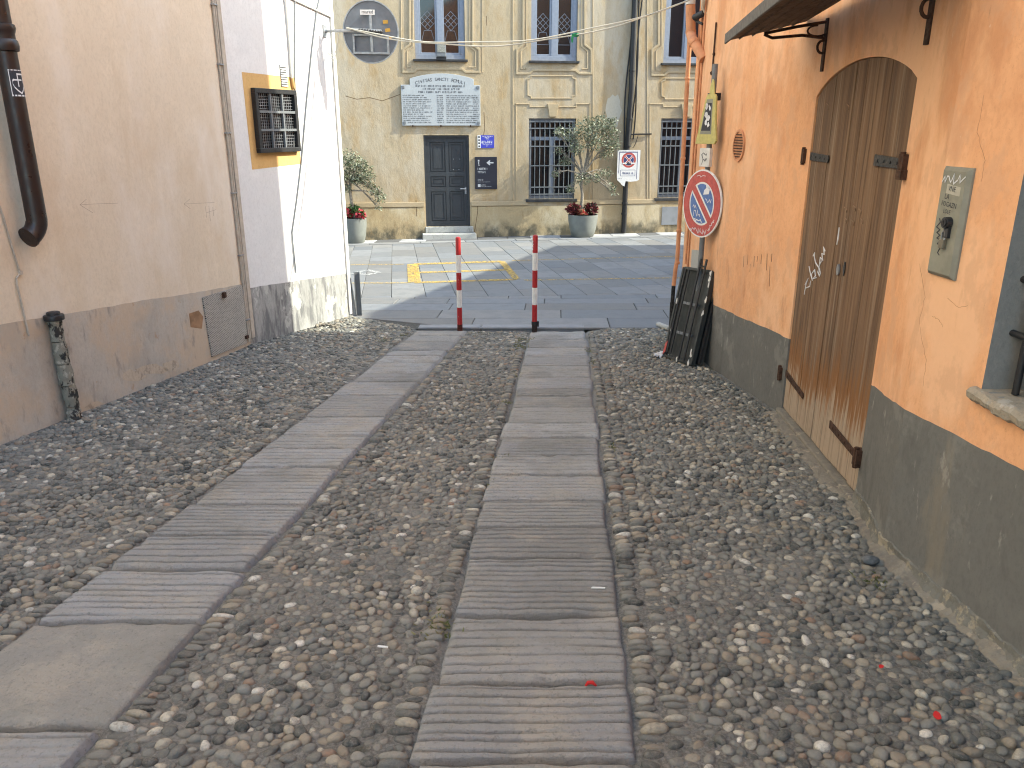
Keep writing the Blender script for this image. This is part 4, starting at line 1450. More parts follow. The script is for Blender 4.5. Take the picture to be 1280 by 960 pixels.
# ---- things on the facade
u0, z0 = F.px(503, 157); u1 = F.px(600.5, 155)[0]; z1 = F.px(503, 106)[1]
ua, ub = F.px(512, 100)[0], F.px(592, 100)[0]; zt = F.px(552, 92)[1]; zs1 = F.px(512, 98.5)[1]
t_ = thing('marble_plaque', 'white marble plaque of engraved names with an arched top over the dark door', 'plaque', F.pt((u0 + u1) / 2, z0))
out = [(u0, z0), (u1, z0), (u1, z1), (ub, z1), (ub, zs1)]
for k in range(1, 16):
    f = k / 16
    out.append((ub + (ua - ub) * f, zs1 + (zt - zs1) * math.sin(f * math.pi) ** .8))
out += [(ua, zs1), (ua, z1), (u0, z1)]
mb = MB(); mb.prism(F, out, 0, .05); mb.build('slab', M['marble'], t_, bevel=.004)
hs = 'CIVITAS SANCTI ROMULI'
cm = (u0 + u1) / 2; hw = (ub - ua) * .37
lm = MB()
for k, ch in enumerate(hs):
    f = k / (len(hs) - 1) * 2 - 1
    if ch == ' ': continue
    z = zt - .155 - .075 * f * f
    tmb = text('', ch, F, cm + hw * f, z, .10, .052, None, None, rot=-.20 * f)
    lm.add(tmb.v, tmb.f)
rr = random.Random(4)
for (z, a, b, h) in ((zt - .285, -.56, .56, .045), (zt - .345, -.40, .42, .042), (zt - .41, -.50, .50, .042)):
    dashes(lm, F, cm + a, cm + b, z, h, .052, 0, r=rr)
nrow = 14
for k in range(nrow):
    z = zt - .475 - (zt - .475 - z0 - .055) * k / (nrow - 1)
    e = rr.uniform(.55, 1)
    il = .13 if k == nrow - 1 else .03
    dashes(lm, F, u0 + il, u0 + .03 + (.73) * e, z, .026, .052, 0, r=rr); dashes(lm, F, u0 + .79, u0 + .945, z, .026, .052, 0, r=rr)
    e = rr.uniform(.6, 1)
    dashes(lm, F, u0 + 1.0, u0 + 1.0 + .72 * e, z, .026, .052, 0, r=rr); dashes(lm, F, u1 - .17 - (.06 if k == nrow - 1 else 0), u1 - .02 - (.06 if k == nrow - 1 else 0), z, .026, .052, 0, r=rr)
lm.build('engraving', M['engraved'], t_)
for (u, z) in ((u0 + .05, z1 - .05), (u1 - .05, z1 - .05), (u0 + .05, z0 + .06), (u1 - .05, z0 + .06)):
    mb = MB(); mb.prism(F, [(u - .032, z - .032), (u + .032, z - .032), (u + .032, z + .032), (u - .032, z + .032)], .05, .062); mb.build('stud', M['grille_grey'], t_, bevel=.006)
mb = MB()
for x in (516, 551, 588):
    c = F.px(x, 157.5)[0]; mb.box(F, c - .012, c + .012, z0 - .03, z0 + .015, 0, .062)
mb.build('bracket', M['rust'], t_)

q0, q1 = F.px(597, 185), F.px(617.5, 169)
t_ = thing('blue_notice', 'small blue notice with a white side strip right of the door', 'sign', F.pt(q0[0], q0[1]))
mb = MB(); um = F.px(600.8, 177)[0]
mb.box(F, q0[0], um, q0[1], q1[1], 0, .012, 1); mb.box(F, um, q1[0], q0[1], q1[1], 0, .012, 0)
mb.build('plate', [M['blue_sign'], M['sign_white']], t_)
mb = MB(); rr = random.Random(2)
H = q1[1] - q0[1]
for f, a, b, h in ((.86, .12, .88, .022), (.77, .3, .7, .02), (.68, .42, .62, .018), (.46, .08, .92, .03), (.36, .06, .94, .032), (.24, .15, .85, .014), (.13, .4, .6, .016)):
    dashes(mb, F, um + (q1[0] - um) * a, um + (q1[0] - um) * b, q0[1] + H * f, h, .0135, 0, r=rr)
mb.build('lettering', M['print_white'], t_)
mb = MB()
for f in (.86, .62, .38, .14):
    c = (q0[0] + um) / 2; mb.box(F, c - .018, c + .018, q0[1] + H * f - .018, q0[1] + H * f + .018, .012, .0135)
mb.build('pictogram', M['ink'], t_)

q0, q1 = F.px(594, 236.5), F.px(621, 196)
t_ = thing('black_notice', 'black information panel with a white left arrow beside the door', 'sign', F.pt(q0[0], q0[1]))
mb = MB(); mb.box(F, q0[0], q1[0], q0[1], q1[1], 0, .03); mb.build('plate', M['black_sign'], t_, bevel=.004)
mb = MB(); W = q1[0] - q0[0]; H = q1[1] - q0[1]; fx = lambda a, b: (q0[0] + W * a, q0[1] + H * b)
mb.flat(F, [fx(.84, .80), fx(.84, .84), fx(.66, .84), fx(.70, .88), fx(.66, .90), fx(.52, .82), fx(.66, .74), fx(.70, .76), fx(.66, .80)], .032)
mb.build('arrow', M['print_grey'], t_)
mb = MB(); rr = random.Random(9)
mb.flat(F, [fx(.13, .86), fx(.20, .86), fx(.20, .91), fx(.13, .91)], .032)
for k, f in enumerate((.82, .78, .74)): mb.flat(F, [fx(.14, f), fx(.19 + .04 * (k == 2), f), fx(.19, f + .025), fx(.14, f + .025)], .032)
for f, a, b, h in ((.60, .12, .62, .05), (.54, .12, .50, .022), (.50, .12, .50, .018), (.30, .12, .38, .014), (.27, .12, .38, .014), (.22, .12, .7, .010), (.13, .28, .48, .012), (.10, .28, .48, .012), (.075, .28, .75, .010)):
    dashes(mb, F, q0[0] + W * a, q0[0] + W * b, q0[1] + H * f, h, .032, 0, r=rr)
mb.flat(F, [fx(.12, .07), fx(.24, .07), fx(.24, .16), fx(.12, .16)], .032)
mb.build('lettering', M['print_grey'], t_)

# black downpipe of the facade
t_ = thing('downpipe', 'tall black downpipe running down the ochre palazzo beside the olive tree', 'downpipe', F.pt(*F.px(779, 290), .08))
mb = MB()
pu_ = [F.px(796, -30, .07), F.px(794, 0, .07), F.px(790, 110, .07), F.px(785, 165, .07), F.px(783, 190, .07), F.px(779.5, 285, .07), F.px(779, 290.5, .07)]
uu = sum(p[0] for p in pu_[1:6]) / 5
pu_ = [(uu + (p[0] - uu) * .6, p[1]) for p in pu_]
mb.tube([F.pt(*p, .07) for p in pu_], .062, 14); mb.build('pipe', M['plastic_black'], t_, True)
mb = MB()
for f in (F.px(783, 184)[1], F.px(780, 255)[1], F.px(780, 268)[1], F.px(786, 150)[1], F.px(790, 90)[1]):
    mb.lathe(F.pt(uu + (f - 1) * .012, f, .07), [(.07, 0), (.074, .02), (.07, .05)], 14)
build_each(mb, 'collar', M['black_iron'], t_, smooth=True)
mb = MB()
for k, dx in enumerate((-.10, .09, .115)):
    pts = [F.pt(uu + dx + .03 * math.sin(z * 2.1 + k * 2) + (z - 1) * .02, z, .03) for z in np.linspace(1.3 if k else 1.05, 5, 22)]
    mb.tube(pts, .016, 6)
mb.build('side_cable', M['black_iron'], t_, True)
mb = MB()
a = F.px(793, 168)[1]
mb.tube([F.pt(uu, a, .05), F.pt(uu + .25, a + .005, .04), F.pt(F.px(814, 168)[0], a + .01, .03)], .017, 6)
pts = [F.pt(uu + .25 - .12 * f, a - .02 - .28 * math.sin(f * 1.5), .03) for f in np.linspace(0, 1, 8)]
mb.tube(pts, .008, 5)
mb.build('bracket', M['black_iron'], t_, True)

# tow-away paper on the downpipe
sd = .15
q = [F.px(770.5, 229, sd), F.px(798.5, 230.5, sd), F.px(798, 187.5, sd), F.px(771, 187, sd)]
t_ = thing('tow_away_notice', 'white laminated no stopping notice tied to the black downpipe', 'sign', F.pt(*q[0], sd))
us0, us1, zz0_, zz1_ = q[0][0], q[1][0], q[0][1], q[2][1]; W = us1 - us0; H = zz1_ - zz0_
fx = lambda a, b: (us0 + W * a, zz0_ + H * b)
mb = MB()
mb.prism(F, [fx(.02, .10), fx(.18, .0), fx(.24, -.06), fx(.36, -.10), fx(.40, .06), fx(.62, .04), fx(.9, .06), fx(1, .10), fx(1, 1), fx(0, 1), fx(0, .3)], sd, sd + .008)
mb.build('sheet', M['sign_white'], t_)
cx, cy = fx(.50, .70); rr_ = W * .315
f3 = F.sub(cx, cy, sd + .009)
n = 40
mb = MB(); mb.ring(f3, rr_ * .74, rr_, 0, 0, 40); mb.ring(f3, 0.0, rr_ * .70, 0, 1, 40)
f4 = f3.sub(0, 0, .0015)
for s_ in (1, -1):
    g = f4.sub(0, 0, 0 if s_ > 0 else .0007, s_ * math.pi / 4)
    mb.box(g, -rr_ * .72, rr_ * .72, -rr_ * .13, rr_ * .13, -.0005, 0, 2); mb.box(g, -rr_ * .72, rr_ * .72, -rr_ * .06, rr_ * .06, .0002, .0012, 0)
mb.box(f4, -rr_ * .85, rr_ * .85, -rr_ * .52, -rr_ * .34, .002, .0032, 2)
mb.box(f4, -rr_ * .25, rr_ * .3, -rr_ * .55, -rr_ * .40, .0035, .0045, 3)
mb.box(f4, -rr_ * .25, rr_ * .0, -rr_ * .42, -rr_ * .3, .0035, .0045, 3)
mb.build('emblem', [M['sign_red'], M['navy'], M['sign_white'], M['ink']], t_)
mb = MB()
mb.ribbon(F, [fx(.08, .30), fx(.08, .93), fx(.88, .93), fx(.88, .12)], .012, sd + .008, sd + .0092)
mb.ribbon(F, [fx(.16, .22), fx(.8, .22), fx(.8, .40), fx(.16, .40)], .008, sd + .008, sd + .0092, 0, True)
rr = random.Random(5)
dashes(mb, F, *[fx(.24, 0)[0], fx(.75, 0)[0]], fx(0, .27)[1], .045, sd + .0095, 0, r=rr)
dashes(mb, F, *[fx(.1, 0)[0], fx(.9, 0)[0]], fx(0, .955)[1], .014, sd + .0095, 0, r=rr)
dashes(mb, F, *[fx(.06, 0)[0], fx(.24, 0)[0]], fx(0, .14)[1], .014, sd + .0095, 0, r=rr)
mb.build('lettering', M['navy'], t_)

# floodlight on the first window sill
fc = F.px(551.5, 65, .10)
t_ = thing('floodlight', 'small grey floodlight on the sill of the window over the plaque', 'floodlight', F.pt(fc[0], fc[1] - .16, .10))
mb = MB()
mb.box(F, fc[0] - .105, fc[0] + .105, fc[1] - .10, fc[1] + .16, .05, .15); mb.build('housing', M['grille_grey'], t_, bevel=.015)
mb = MB(); mb.box(F, fc[0] - .085, fc[0] + .085, fc[1] - .01, fc[1] + .14, .15, .156); mb.build('lens', simple('lamp_glass', (.32, .32, .28), .2, .5, 0, .2, 40), t_)
mb = MB(); mb.box(F, fc[0] - .11, fc[0] + .11, fc[1] - .17, fc[1] - .10, .03, .12)
mb.build('mount', M['black_iron'], t_, bevel=.008)


# ---- potted olive trees
def leafcloud(centres, n, lw, ll, palette, droop=.3, rnd=None):
    r = rnd or random
    vs = []; fs = []; cs = []
    for _ in range(n):
        c, rad = r.choices(centres, [q[2] if len(q) > 2 else q[1] ** 2 for q in centres])[0][:2]
        d = Vector((r.gauss(0, 1), r.gauss(0, 1), r.gauss(0, 1))).normalized() * rad * (r.random() ** .45)
        d.z *= .8
        p = c + d
        ax = Vector((r.gauss(0, 1), r.gauss(0, 1), r.gauss(0, .7) - droop)).normalized()
        sd_ = ax.cross(Vector((r.gauss(0, 1), r.gauss(0, 1), r.gauss(0, 1)))).normalized()
        L = ll * r.uniform(.6, 1.2); w = lw * r.uniform(.7, 1.2)
        b = len(vs)
        vs += [p, p + ax * L * .45 + sd_ * w, p + ax * L, p + ax * L * .45 - sd_ * w]
        fs.append((b, b + 1, b + 2, b + 3))
        col = r.choice(palette)
        k = r.uniform(.8, 1.2)
        cs += [(col[0] * k, col[1] * k, col[2] * k, 1)] * 4
    return vs, fs, cs


OLV = [(.13, .15, .09), (.17, .19, .12), (.26, .28, .20), (.34, .36, .28), (.08, .10, .055)]


def potted_olive(base, R, H, lbl, trunk, clumps, n, red, seed):
    r = random.Random(seed)
    t = thing('potted_olive_tree', lbl, 'potted tree', base, 'potted olive trees along the ochre palazzo')
    mb = MB()
    mb.lathe(base, [(R * .66, 0), (R * .74, .02), (R * .88, H * .35), (R * .98, H * .75), (R, H), (R * .94, H), (R * .92, H - .05), (.01, H - .05)], 36)
    mb.build('planter', M['pot'], t, True)
    mb = MB(); mb.lathe(base, [(R * .9, H - .049), (R * .5, H - .03), (.01, H - .02)], 24); mb.build('soil', M['soil'], t, True)
    mb = MB()
    tp = [base + Vector(p) for p in trunk]
    mb.tube(tp, [.042 - .012 * k / (len(tp) - 1) for k in range(len(tp))], 10)
    for c, rad in clumps:                        # limbs reach into each clump
        s = tp[-1] if r.random() < .8 else tp[-2]
        mid = s.lerp(c, .5) + Vector((r.uniform(-.06, .06), r.uniform(-.06, .06), .08))
        mb.tube([s, mid, c], [.022, .013, .005], 6)
        for _ in range(7):
            e = c + Vector((r.gauss(0, 1), r.gauss(0, 1), r.gauss(0, .8))).normalized() * rad * r.uniform(.6, 1)
            st_ = mid.lerp(c, r.random())
            mb.tube([st_, st_.lerp(e, .5) + Vector((0, 0, .03)), e], [.008, .006, .003], 4)
    mb.build('trunk', M['bark'], t, True)
    vs, fs, cs = leafcloud([(c, rad, rad ** 2) for c, rad in clumps], n, .0135, .085, OLV, .35, r)
    mb = MB(); mb.add(vs, fs); mb.build('crown', M['leaf'], t, col=cs)
    mb = MB(); cs = []
    for (c, rad, pal, nn) in red:
        vs, f_, c_ = leafcloud([(base + Vector(c), rad)], nn, .03, .085, pal, -.4, r)
        mb.add(vs, f_); cs += c_
    mb.build('bedding_plant', M['leaf'], t, col=cs)
    return t


def at_px(px, py, d):
    return F.pt(*F.px(px, py, d), d)


dd = .50
pbase = at_px(728, 294.5, dd); pbase.z = pz(pbase.x, pbase.y) + .012
L = at_px(709.5, 270, dd); Rr = at_px(746, 270, dd)
PR = (Rr - L).length / 2; PH = at_px(728, 268, dd).z - pbase.z
rel = lambda px, py, d: at_px(px, py, d) - pbase
DKR = [(.10, .015, .022), (.15, .03, .035), (.07, .012, .02), (.20, .05, .045), (.05, .04, .02)]
PNK = [(.36, .03, .05), (.42, .07, .08), (.08, .13, .04)]
clR = [((x, y, d_), s) for x, y, d_, s in ((716, 170, .45, .26), (735, 160, .45, .34), (752, 156, .5, .30), (766, 152, .5, .16), (764, 180, .55, .24), (742, 176, .6, .28), (720, 185, .6, .2), (729, 222, .5, .22), (745, 222, .55, .16), (764, 233, .55, .13), (758, 215, .5, .16), (707, 200, .5, .16), (693, 217, .55, .11), (700, 165, .5, .16), (713, 235, .5, .12), (767, 240, .6, .09), (756, 192, .45, .2), (765, 166, .5, .2), (700, 188, .5, .12))]
tr1 = potted_olive(pbase, PR, PH, 'olive tree in a grey planter with dark red plants under the grilled window',
                   [(.0 * 1, 0, PH - .06)] + [tuple(rel(x, y, .5)) for x, y in ((727, 255), (728, 244), (726.5, 232), (729, 218))],
                   [(at_px(x, y, d_), s) for (x, y, d_), s in clR], 3000,
                   [(tuple(rel(716.5, 262, .55)), .15, DKR, 420), (tuple(rel(738.5, 261, .5)), .15, DKR, 420), (tuple(rel(727, 266.5, .62)), .09, [(.5, .2, .13), (.4, .25, .15), (.6, .1, .1)], 90)], 3)
pb2 = at_px(445, 300, dd); pb2.z = pz(pb2.x, pb2.y) + .012
rel2 = lambda px, py, d: at_px(px, py, d) - pb2
PR2 = (at_px(460, 275, dd) - at_px(430, 275, dd)).length / 2
PH2 = at_px(445, 272, dd).z - pb2.z
clL = [(447, 206, .26), (436, 200, .3), (456, 214, .22), (450, 225, .2), (462, 222, .16), (470, 240, .16), (475, 248, .14), (438, 222, .22), (424, 210, .3), (416, 225, .25), (473, 260, .07), (464, 232, .13), (480, 243, .06), (430, 235, .15)]
tr2 = potted_olive(pb2, PR2, PH2, 'drooping olive tree in a grey planter half hidden by the white house',
                   [(0, 0, PH2 - .06)] + [tuple(rel2(x, y, .5)) for x, y in ((441, 262), (439, 250), (437.5, 238), (438, 225))],
                   [(at_px(x, y, .55), s) for x, y, s in clL], 2300,
                   [(tuple(rel2(450.5, 268, .68)), .10, PNK, 260), (tuple(rel2(443, 262, .5)), .11, [(.08, .14, .05), (.05, .1, .03)], 160), (tuple(rel2(437, 267, .5)), .12, PNK, 160)], 8)

# ------------------------------------------------------------------ orange house
CFR = RF[4]
bD = thing('orange_building', 'orange rendered house with a grey dado on the right of the alley', 'building', (RP[1][0], RP[1][1], gz(*RP[1])))
KX = (TOPZ + .8) / math.tan(math.radians(37))
sunh = Vector((1, -.055, 0)).normalized()
wl_ = MB(); dl_ = MB()
# door opening in segment 2
DF = RF[2]; DL = math.hypot(RP[3][0] - RP[2][0], RP[3][1] - RP[2][1])
ZS, ZA = 1.735, 1.885
du0, du1 = .01, DL - .01
arch = []
for k in range(21):
    f = k / 20
    arch.append((du0 + (du1 - du0) * f, ZS + (ZA - ZS) * (1 - (2 * f - 1) ** 2) ** .8 + .02 * f))
WF = RF[4]
WU0 = WF.px(1236, 440)[0]; WZ0 = WF.px(1236, 491)[1]; WZ1 = 1.95; WU1 = WU0 + .85
LW5 = math.hypot(RP[5][0] - RP[4][0], RP[5][1] - RP[4][1])
for i, fr in enumerate(RF):
    a, b = RP[i], RP[i + 1]
    L = math.hypot(b[0] - a[0], b[1] - a[1])
    za, zb_ = RD[i], RD[i + 1]
    if i == 2:
        wl_.quad(fr.pt(0, za), fr.pt(du0, za), fr.pt(du0, TOPZ), fr.pt(0, TOPZ)); wl_.quad(fr.pt(du1, zb_), fr.pt(L, zb_), fr.pt(L, TOPZ), fr.pt(du1, TOPZ))
        dl_.quad(fr.pt(0, -.55), fr.pt(du0, -.55), fr.pt(du0, za), fr.pt(0, za)); dl_.quad(fr.pt(du1, -.45), fr.pt(L, -.45), fr.pt(L, zb_), fr.pt(du1, zb_))
        for (p, q) in zip(arch[:-1], arch[1:]):
            wl_.quad(fr.pt(*p), fr.pt(*q), fr.pt(q[0], TOPZ), fr.pt(p[0], TOPZ))
            wl_.quad(fr.pt(*p, -.06), fr.pt(*q, -.06), fr.pt(*q), fr.pt(*p))
        wl_.quad(fr.pt(du0, za), fr.pt(*arch[0]), fr.pt(*arch[0], -.06), fr.pt(du0, za, -.06)); wl_.quad(fr.pt(du1, zb_), fr.pt(*arch[-1]), fr.pt(*arch[-1], -.06), fr.pt(du1, zb_, -.06))
        dl_.quad(fr.pt(du0, -.55), fr.pt(du0, za), fr.pt(du0, za, -.06), fr.pt(du0, -.55, -.06)); dl_.quad(fr.pt(du1, -.5), fr.pt(du1, zb_), fr.pt(du1, zb_, -.06), fr.pt(du1, -.5, -.06))
        continue
    if i == 4:
        zl = lambda u: za + (zb_ - za) * u / L
        u2 = min(WU1, L)
        top = lambda u: TOPZ if u < WU0 else WZ0
        top.cuts = (WU0,)
        wl_.quad(fr.pt(WU0, WZ1), fr.pt(L, WZ1), fr.pt(L, TOPZ), fr.pt(WU0, TOPZ))
        painted(wl_, dl_, fr, L, za, zb_, gz(*a) - .15, gz(*b) - .15, top, 9.0)
        continue
    if i == 5:                                   # the window runs on a little into this stretch
        zl = lambda u: za + (zb_ - za) * u / L
        ux = .42
        wl_.quad(fr.pt(0, za), fr.pt(ux, zl(ux)), fr.pt(ux, WZ0), fr.pt(0, WZ0)); wl_.quad(fr.pt(0, WZ1), fr.pt(ux, WZ1), fr.pt(ux, TOPZ), fr.pt(0, TOPZ))
        wl_.quad(fr.pt(ux, zl(ux)), fr.pt(L, zb_), fr.pt(L, TOPZ), fr.pt(ux, TOPZ))
        dl_.quad(fr.pt(0, gz(*a) - .15), fr.pt(L, gz(*b) - .15), fr.pt(L, zb_), fr.pt(0, za))
        WX2 = fr.pt(ux, 0)
        continue
    painted(wl_, dl_, fr, L, za, zb_, gz(*a) - .15, gz(*b) - .15, TOPZ, 3.0 + i)
S1 = PZ(440, 392)
Ea = (S1.x + KX * sunh.x, S1.y + KX * sunh.y)
pr = [RP[0], (Ea[0], RP[0][1] - .16 * (Ea[0] - RP[0][0])), (Ea[0] + .5, -6), RP[-1]]
wl_.quad((*pr[0], -.9), (*pr[0], TOPZ), (*pr[1], TOPZ), (*pr[1], -.9)); wl_.quad((*pr[1], -.9), (*pr[1], TOPZ), (*pr[2], TOPZ), (*pr[2], -.9)); wl_.quad((*pr[2], -.9), (*pr[2], TOPZ), (*pr[3], TOPZ), (*pr[3], -.9))
wl_.add([(p[0], p[1], TOPZ) for p in RP] + [(*pr[2], TOPZ), (*pr[1], TOPZ)], [tuple(range(len(RP) + 2))])
wl_.build('wall', M['orange'], bD)
build_each(dl_, 'dado', M['grey_dado'], bD)

# arched plank door
nP = 9
cells = [du0 + (du1 - du0) * k / nP for k in range(nP + 1)]


def archz(u):
    f = (u - du0) / (du1 - du0)
    return ZS + (ZA - ZS) * max(0, 1 - (2 * f - 1) ** 2) ** .8 + .02 * f


zbd = lambda u: -.385 + (.115) * u / DL + .045
mb = MB()
seam = 4
for k in range(nP):
    a, b = cells[k] + .0032, cells[k + 1] - .0032
    if k == seam: a += .009
    top = [(a + (b - a) * j / 4, archz(a + (b - a) * j / 4) - .004) for j in range(5)]
    dj = random.uniform(-.003, .002)
    mb.prism(DF, [(a, zbd(a) + random.uniform(-.006, .004)), (b, zbd(b) + random.uniform(-.006, .004))] + top[::-1], -.045, -.012 + dj)
mb.prism(DF, [(du0, -.5), (du1, -.4)] + [(u, z) for u, z in arch[::-1]], -.059, -.048)
dw = mb.build('wooden_door', M['planks'], bD, bevel=.003)
for (p, q, wd, pl_, ps) in (((1011, 195), (1036, 199), .05, 0, (1008, 195)), ((1093, 200), (1128, 205), .055, 0, (1133, 206)), ((982, 466), (1004, 496), .045, 1, (978, 466)), ((1037, 530), (1070, 570), .045, 1, (1075, 572))):
    a, b = DF.px(*p, -.005), DF.px(*q, -.005)
    ang = math.atan2(b[1] - a[1], b[0] - a[0])
    f3 = DF.sub(a[0], a[1], -.012, ang)
    Ls = math.hypot(b[0] - a[0], b[1] - a[1])
    mb = MB(); mb.prism(f3, [(0, -wd / 2), (Ls * .97, -wd * .42), (Ls, 0), (Ls * .97, wd * .42), (0, wd / 2)], .002, .010)
    for k in range(4):
        g = f3.sub(Ls * (.15 + .23 * k), 0, .010); mb.prism(g, [(.008 * math.cos(t2), .008 * math.sin(t2)) for t2 in np.linspace(0, 6.283, 8, endpoint=False)], 0, .004)
    hg = mb.build('hinge', M['rust'] if pl_ else M['black_iron'], dw, bevel=.002)
    c = DF.px(*ps); mb = MB()
    mb.box(DF, c[0] - .028, c[0] + .028, c[1] - .045, c[1] + .045, -.01, .028)
    mb.tube([DF.pt(c[0], c[1] - .055, .02), DF.pt(c[0], c[1] + .055, .02)], .013, 8)
    mb.build('pintle', M['rust'], hg, True)
mb = MB()
c = DF.px(1133, 216); mb.box(DF, c[0] - .03, c[0] + .03, c[1] - .03, c[1] + .012, .0, .035)
mb.build('latch_block', M['rust'], dw)
mb = MB()
c = DF.px(1049, 337, -.012)
f3 = DF.sub(c[0], c[1], -.010)
mb.prism(f3, [(.022 * math.cos(t2), .032 * math.sin(t2)) for t2 in np.linspace(0, 6.283, 16, endpoint=False)], 0, .008)
lk = mb.build('lock_plate', M['galv'], dw)
mb = MB(); c = DF.px(1056, 336, -.012); f3 = DF.sub(c[0], c[1], -.010)
mb.prism(f3, [(.014 * math.cos(t2), .04 * math.sin(t2)) for t2 in np.linspace(0, 6.283, 14, endpoint=False)], 0, .003)
mb.build('keyhole', M['black_iron'], dw)
mb = MB()
SCR = [[(1005, 368), (1007, 357), (1010, 348), (1006, 356)], [(1007, 360), (1012, 358), (1013, 351)], [(1011, 333), (1013, 343), (1015, 350), (1014, 343), (1018, 337), (1019, 345), (1015, 349), (1020, 347)],
       [(1017, 318), (1019, 328), (1024, 336), (1025, 342), (1024, 345), (1022, 340), (1024, 331), (1027, 326)], [(1016, 320), (1018, 316), (1018, 322)], [(1024, 331), (1025, 322), (1028, 325), (1027, 317), (1030, 318), (1029, 309), (1031, 314)]]
for L_ in SCR:
    mb.ribbon(DF, [DF.px(x, y, -.008) for x, y in L_], .006, -.012, -.0075)
mb.prism(DF, [DF.px(x, y, -.008) for x, y in ((1045.5, 306), (1048.6, 284), (1047.5, 298))], -.014, -.0075)
mb.build('chalk_scrawl', M['print_white'], dw)
mb = MB()
for (x, y) in ((1057, 262), (1068, 260), (1075, 264), (1057, 275), (1066, 278), (1077, 276), (1035, 132), (1060, 133)):
    mb.ribbon(DF, [DF.px(x - 2, y - 3, -.008), DF.px(x + 1, y, -.008), DF.px(x, y + 4, -.008)], .005, -.012, -.0078)
mb.build('scratch', simple('bare_wood_scratch', (.33, .22, .15), .9, .1, 0, .2, 60), dw)
# stone threshold under the door
mb = MB(); mb.prism(DF, [(-.02, -.6), (DL + .02, -.5), (DL + .02, zbd(DL) - .012), (-.02, zbd(0) - .012)], -.09, .03)
mb.build('threshold', M['cement'], bD, bevel=.008)

# barred window at the right edge
mb = MB()
f5 = RF[5]
din = -.24
pA0, pA1 = WF.pt(WU0, WZ0), WF.pt(WU0, WZ1)
iA = WF.pt(WU0 + .03, 0, din)
ca, cb = WF.pt(LW5, 0), f5.pt(.42, 0)
ib = f5.pt(.40, 0, din); im = WF.pt(LW5, 0, din)
Z = lambda p, z: (p.x, p.y, z)
mb.quad(Z(pA0, WZ0), Z(pA0, WZ1), Z(iA, WZ1), Z(iA, WZ0)); mb.quad(Z(ib, WZ0), Z(ib, WZ1), Z(cb, WZ1), Z(cb, WZ0))
mb.add([Z(pA0, WZ1), Z(ca, WZ1), Z(cb, WZ1), Z(ib, WZ1), Z(im, WZ1), Z(iA, WZ1)], [(0, 1, 2, 3, 4, 5)])
mb.add([Z(pA0, WZ0), Z(ca, WZ0), Z(cb, WZ0), Z(ib, WZ0), Z(im, WZ0), Z(iA, WZ0)], [(0, 1, 2, 3, 4, 5)])
wd = mb.build('window', plaster('grey_reveal_paint', (.24, .235, .22), (.19, .185, .175), [((.4, .38, .34), 6, (1, 1, .4), .6, .72, .5, None)], .001, .005), bD)
mb = MB()
mb.quad(Z(iA, WZ0), Z(im, WZ0), Z(im, WZ1), Z(iA, WZ1)); mb.quad(Z(im, WZ0), Z(ib, WZ0), Z(ib, WZ1), Z(im, WZ1))
mb.build('pane', M['glass'], wd)
mb = MB()
for k in range(4):
    u = WU0 + .075 + k * .12
    if u > LW5 - .01: break
    mb.tube([WF.pt(u, WZ0 + .005, -.07), WF.pt(u, WZ1, -.07)], .012, 10)
for k in range(3):
    p = f5.pt(.04 + .12 * k, 0, -.07); mb.tube([Z(p, WZ0 + .005), Z(p, WZ1)], .012, 10)
for z in (WF.px(1262, 424)[1], WF.px(1276, 355)[1], WF.px(1276, 355)[1] + .29, WF.px(1276, 355)[1] + .58):
    mb.tube([WF.pt(WU0 - .0, z, -.066), WF.pt(LW5, z, -.066), Z(f5.pt(.41, 0, -.066), z)], .012, 10)
mb.build('security_bars', M['black_iron'], wd, True)
mb = MB(); rn = random.Random(14)
n = 40; rows = []; w1 = w2 = 0
LT = LW5 - WU0 + .03
for k in range(n + 1):
    u = WU0 - .03 + LT * k / n
    w1 = w1 * .7 + rn.uniform(-.006, .006); w2 = w2 * .7 + rn.uniform(-.006, .006)
    f = .035 + w1; zt_ = WZ0 + rn.uniform(-.002, .002); zb_ = WZ0 - .05 + w2
    rows.append([WF.pt(u, zb_ + .012, -.01), WF.pt(u, zb_, f * .5), WF.pt(u, zb_ + .012, f), WF.pt(u, zt_ - .018 + rn.uniform(-.004, .004), f + .004), WF.pt(u, zt_ - .002, f - .008), WF.pt(u, zt_ + .001, f * .3), WF.pt(u, WZ0 + .001, -.16)])
for r0, r1 in zip(rows[:-1], rows[1:]):
    for q in range(6): mb.quad(r0[q], r1[q], r1[q + 1], r0[q + 1])
mb.add(rows[0], [tuple(range(7))])
mb.box(f5, .002, .45, WZ0 - .05, WZ0 - .003, -.1, .04)
mb.build('sill', M['sill_stone'], wd, True)

# round vent
VF = RF[1]
c = VF.px(924.5, 182)
f3 = VF.sub(c[0], c[1], 0)
mb = MB(); mb.ring(f3, .0, .108, .006, 0, 32)
mb.ribbon(f3, [(.115 * math.cos(t2), .115 * math.sin(t2)) for t2 in np.linspace(0, 6.283, 32, endpoint=False)], .018, 0, .014, 0, True)
for k in range(9):
    y = -.085 + k * .021; w = math.sqrt(max(0, .104 ** 2 - y * y))
    mb.box(f3, -w, w, y - .004, y + .004, .006, .013, 1)
mb.build('round_vent', [M['orange_pipe'], M['rust']], bD)
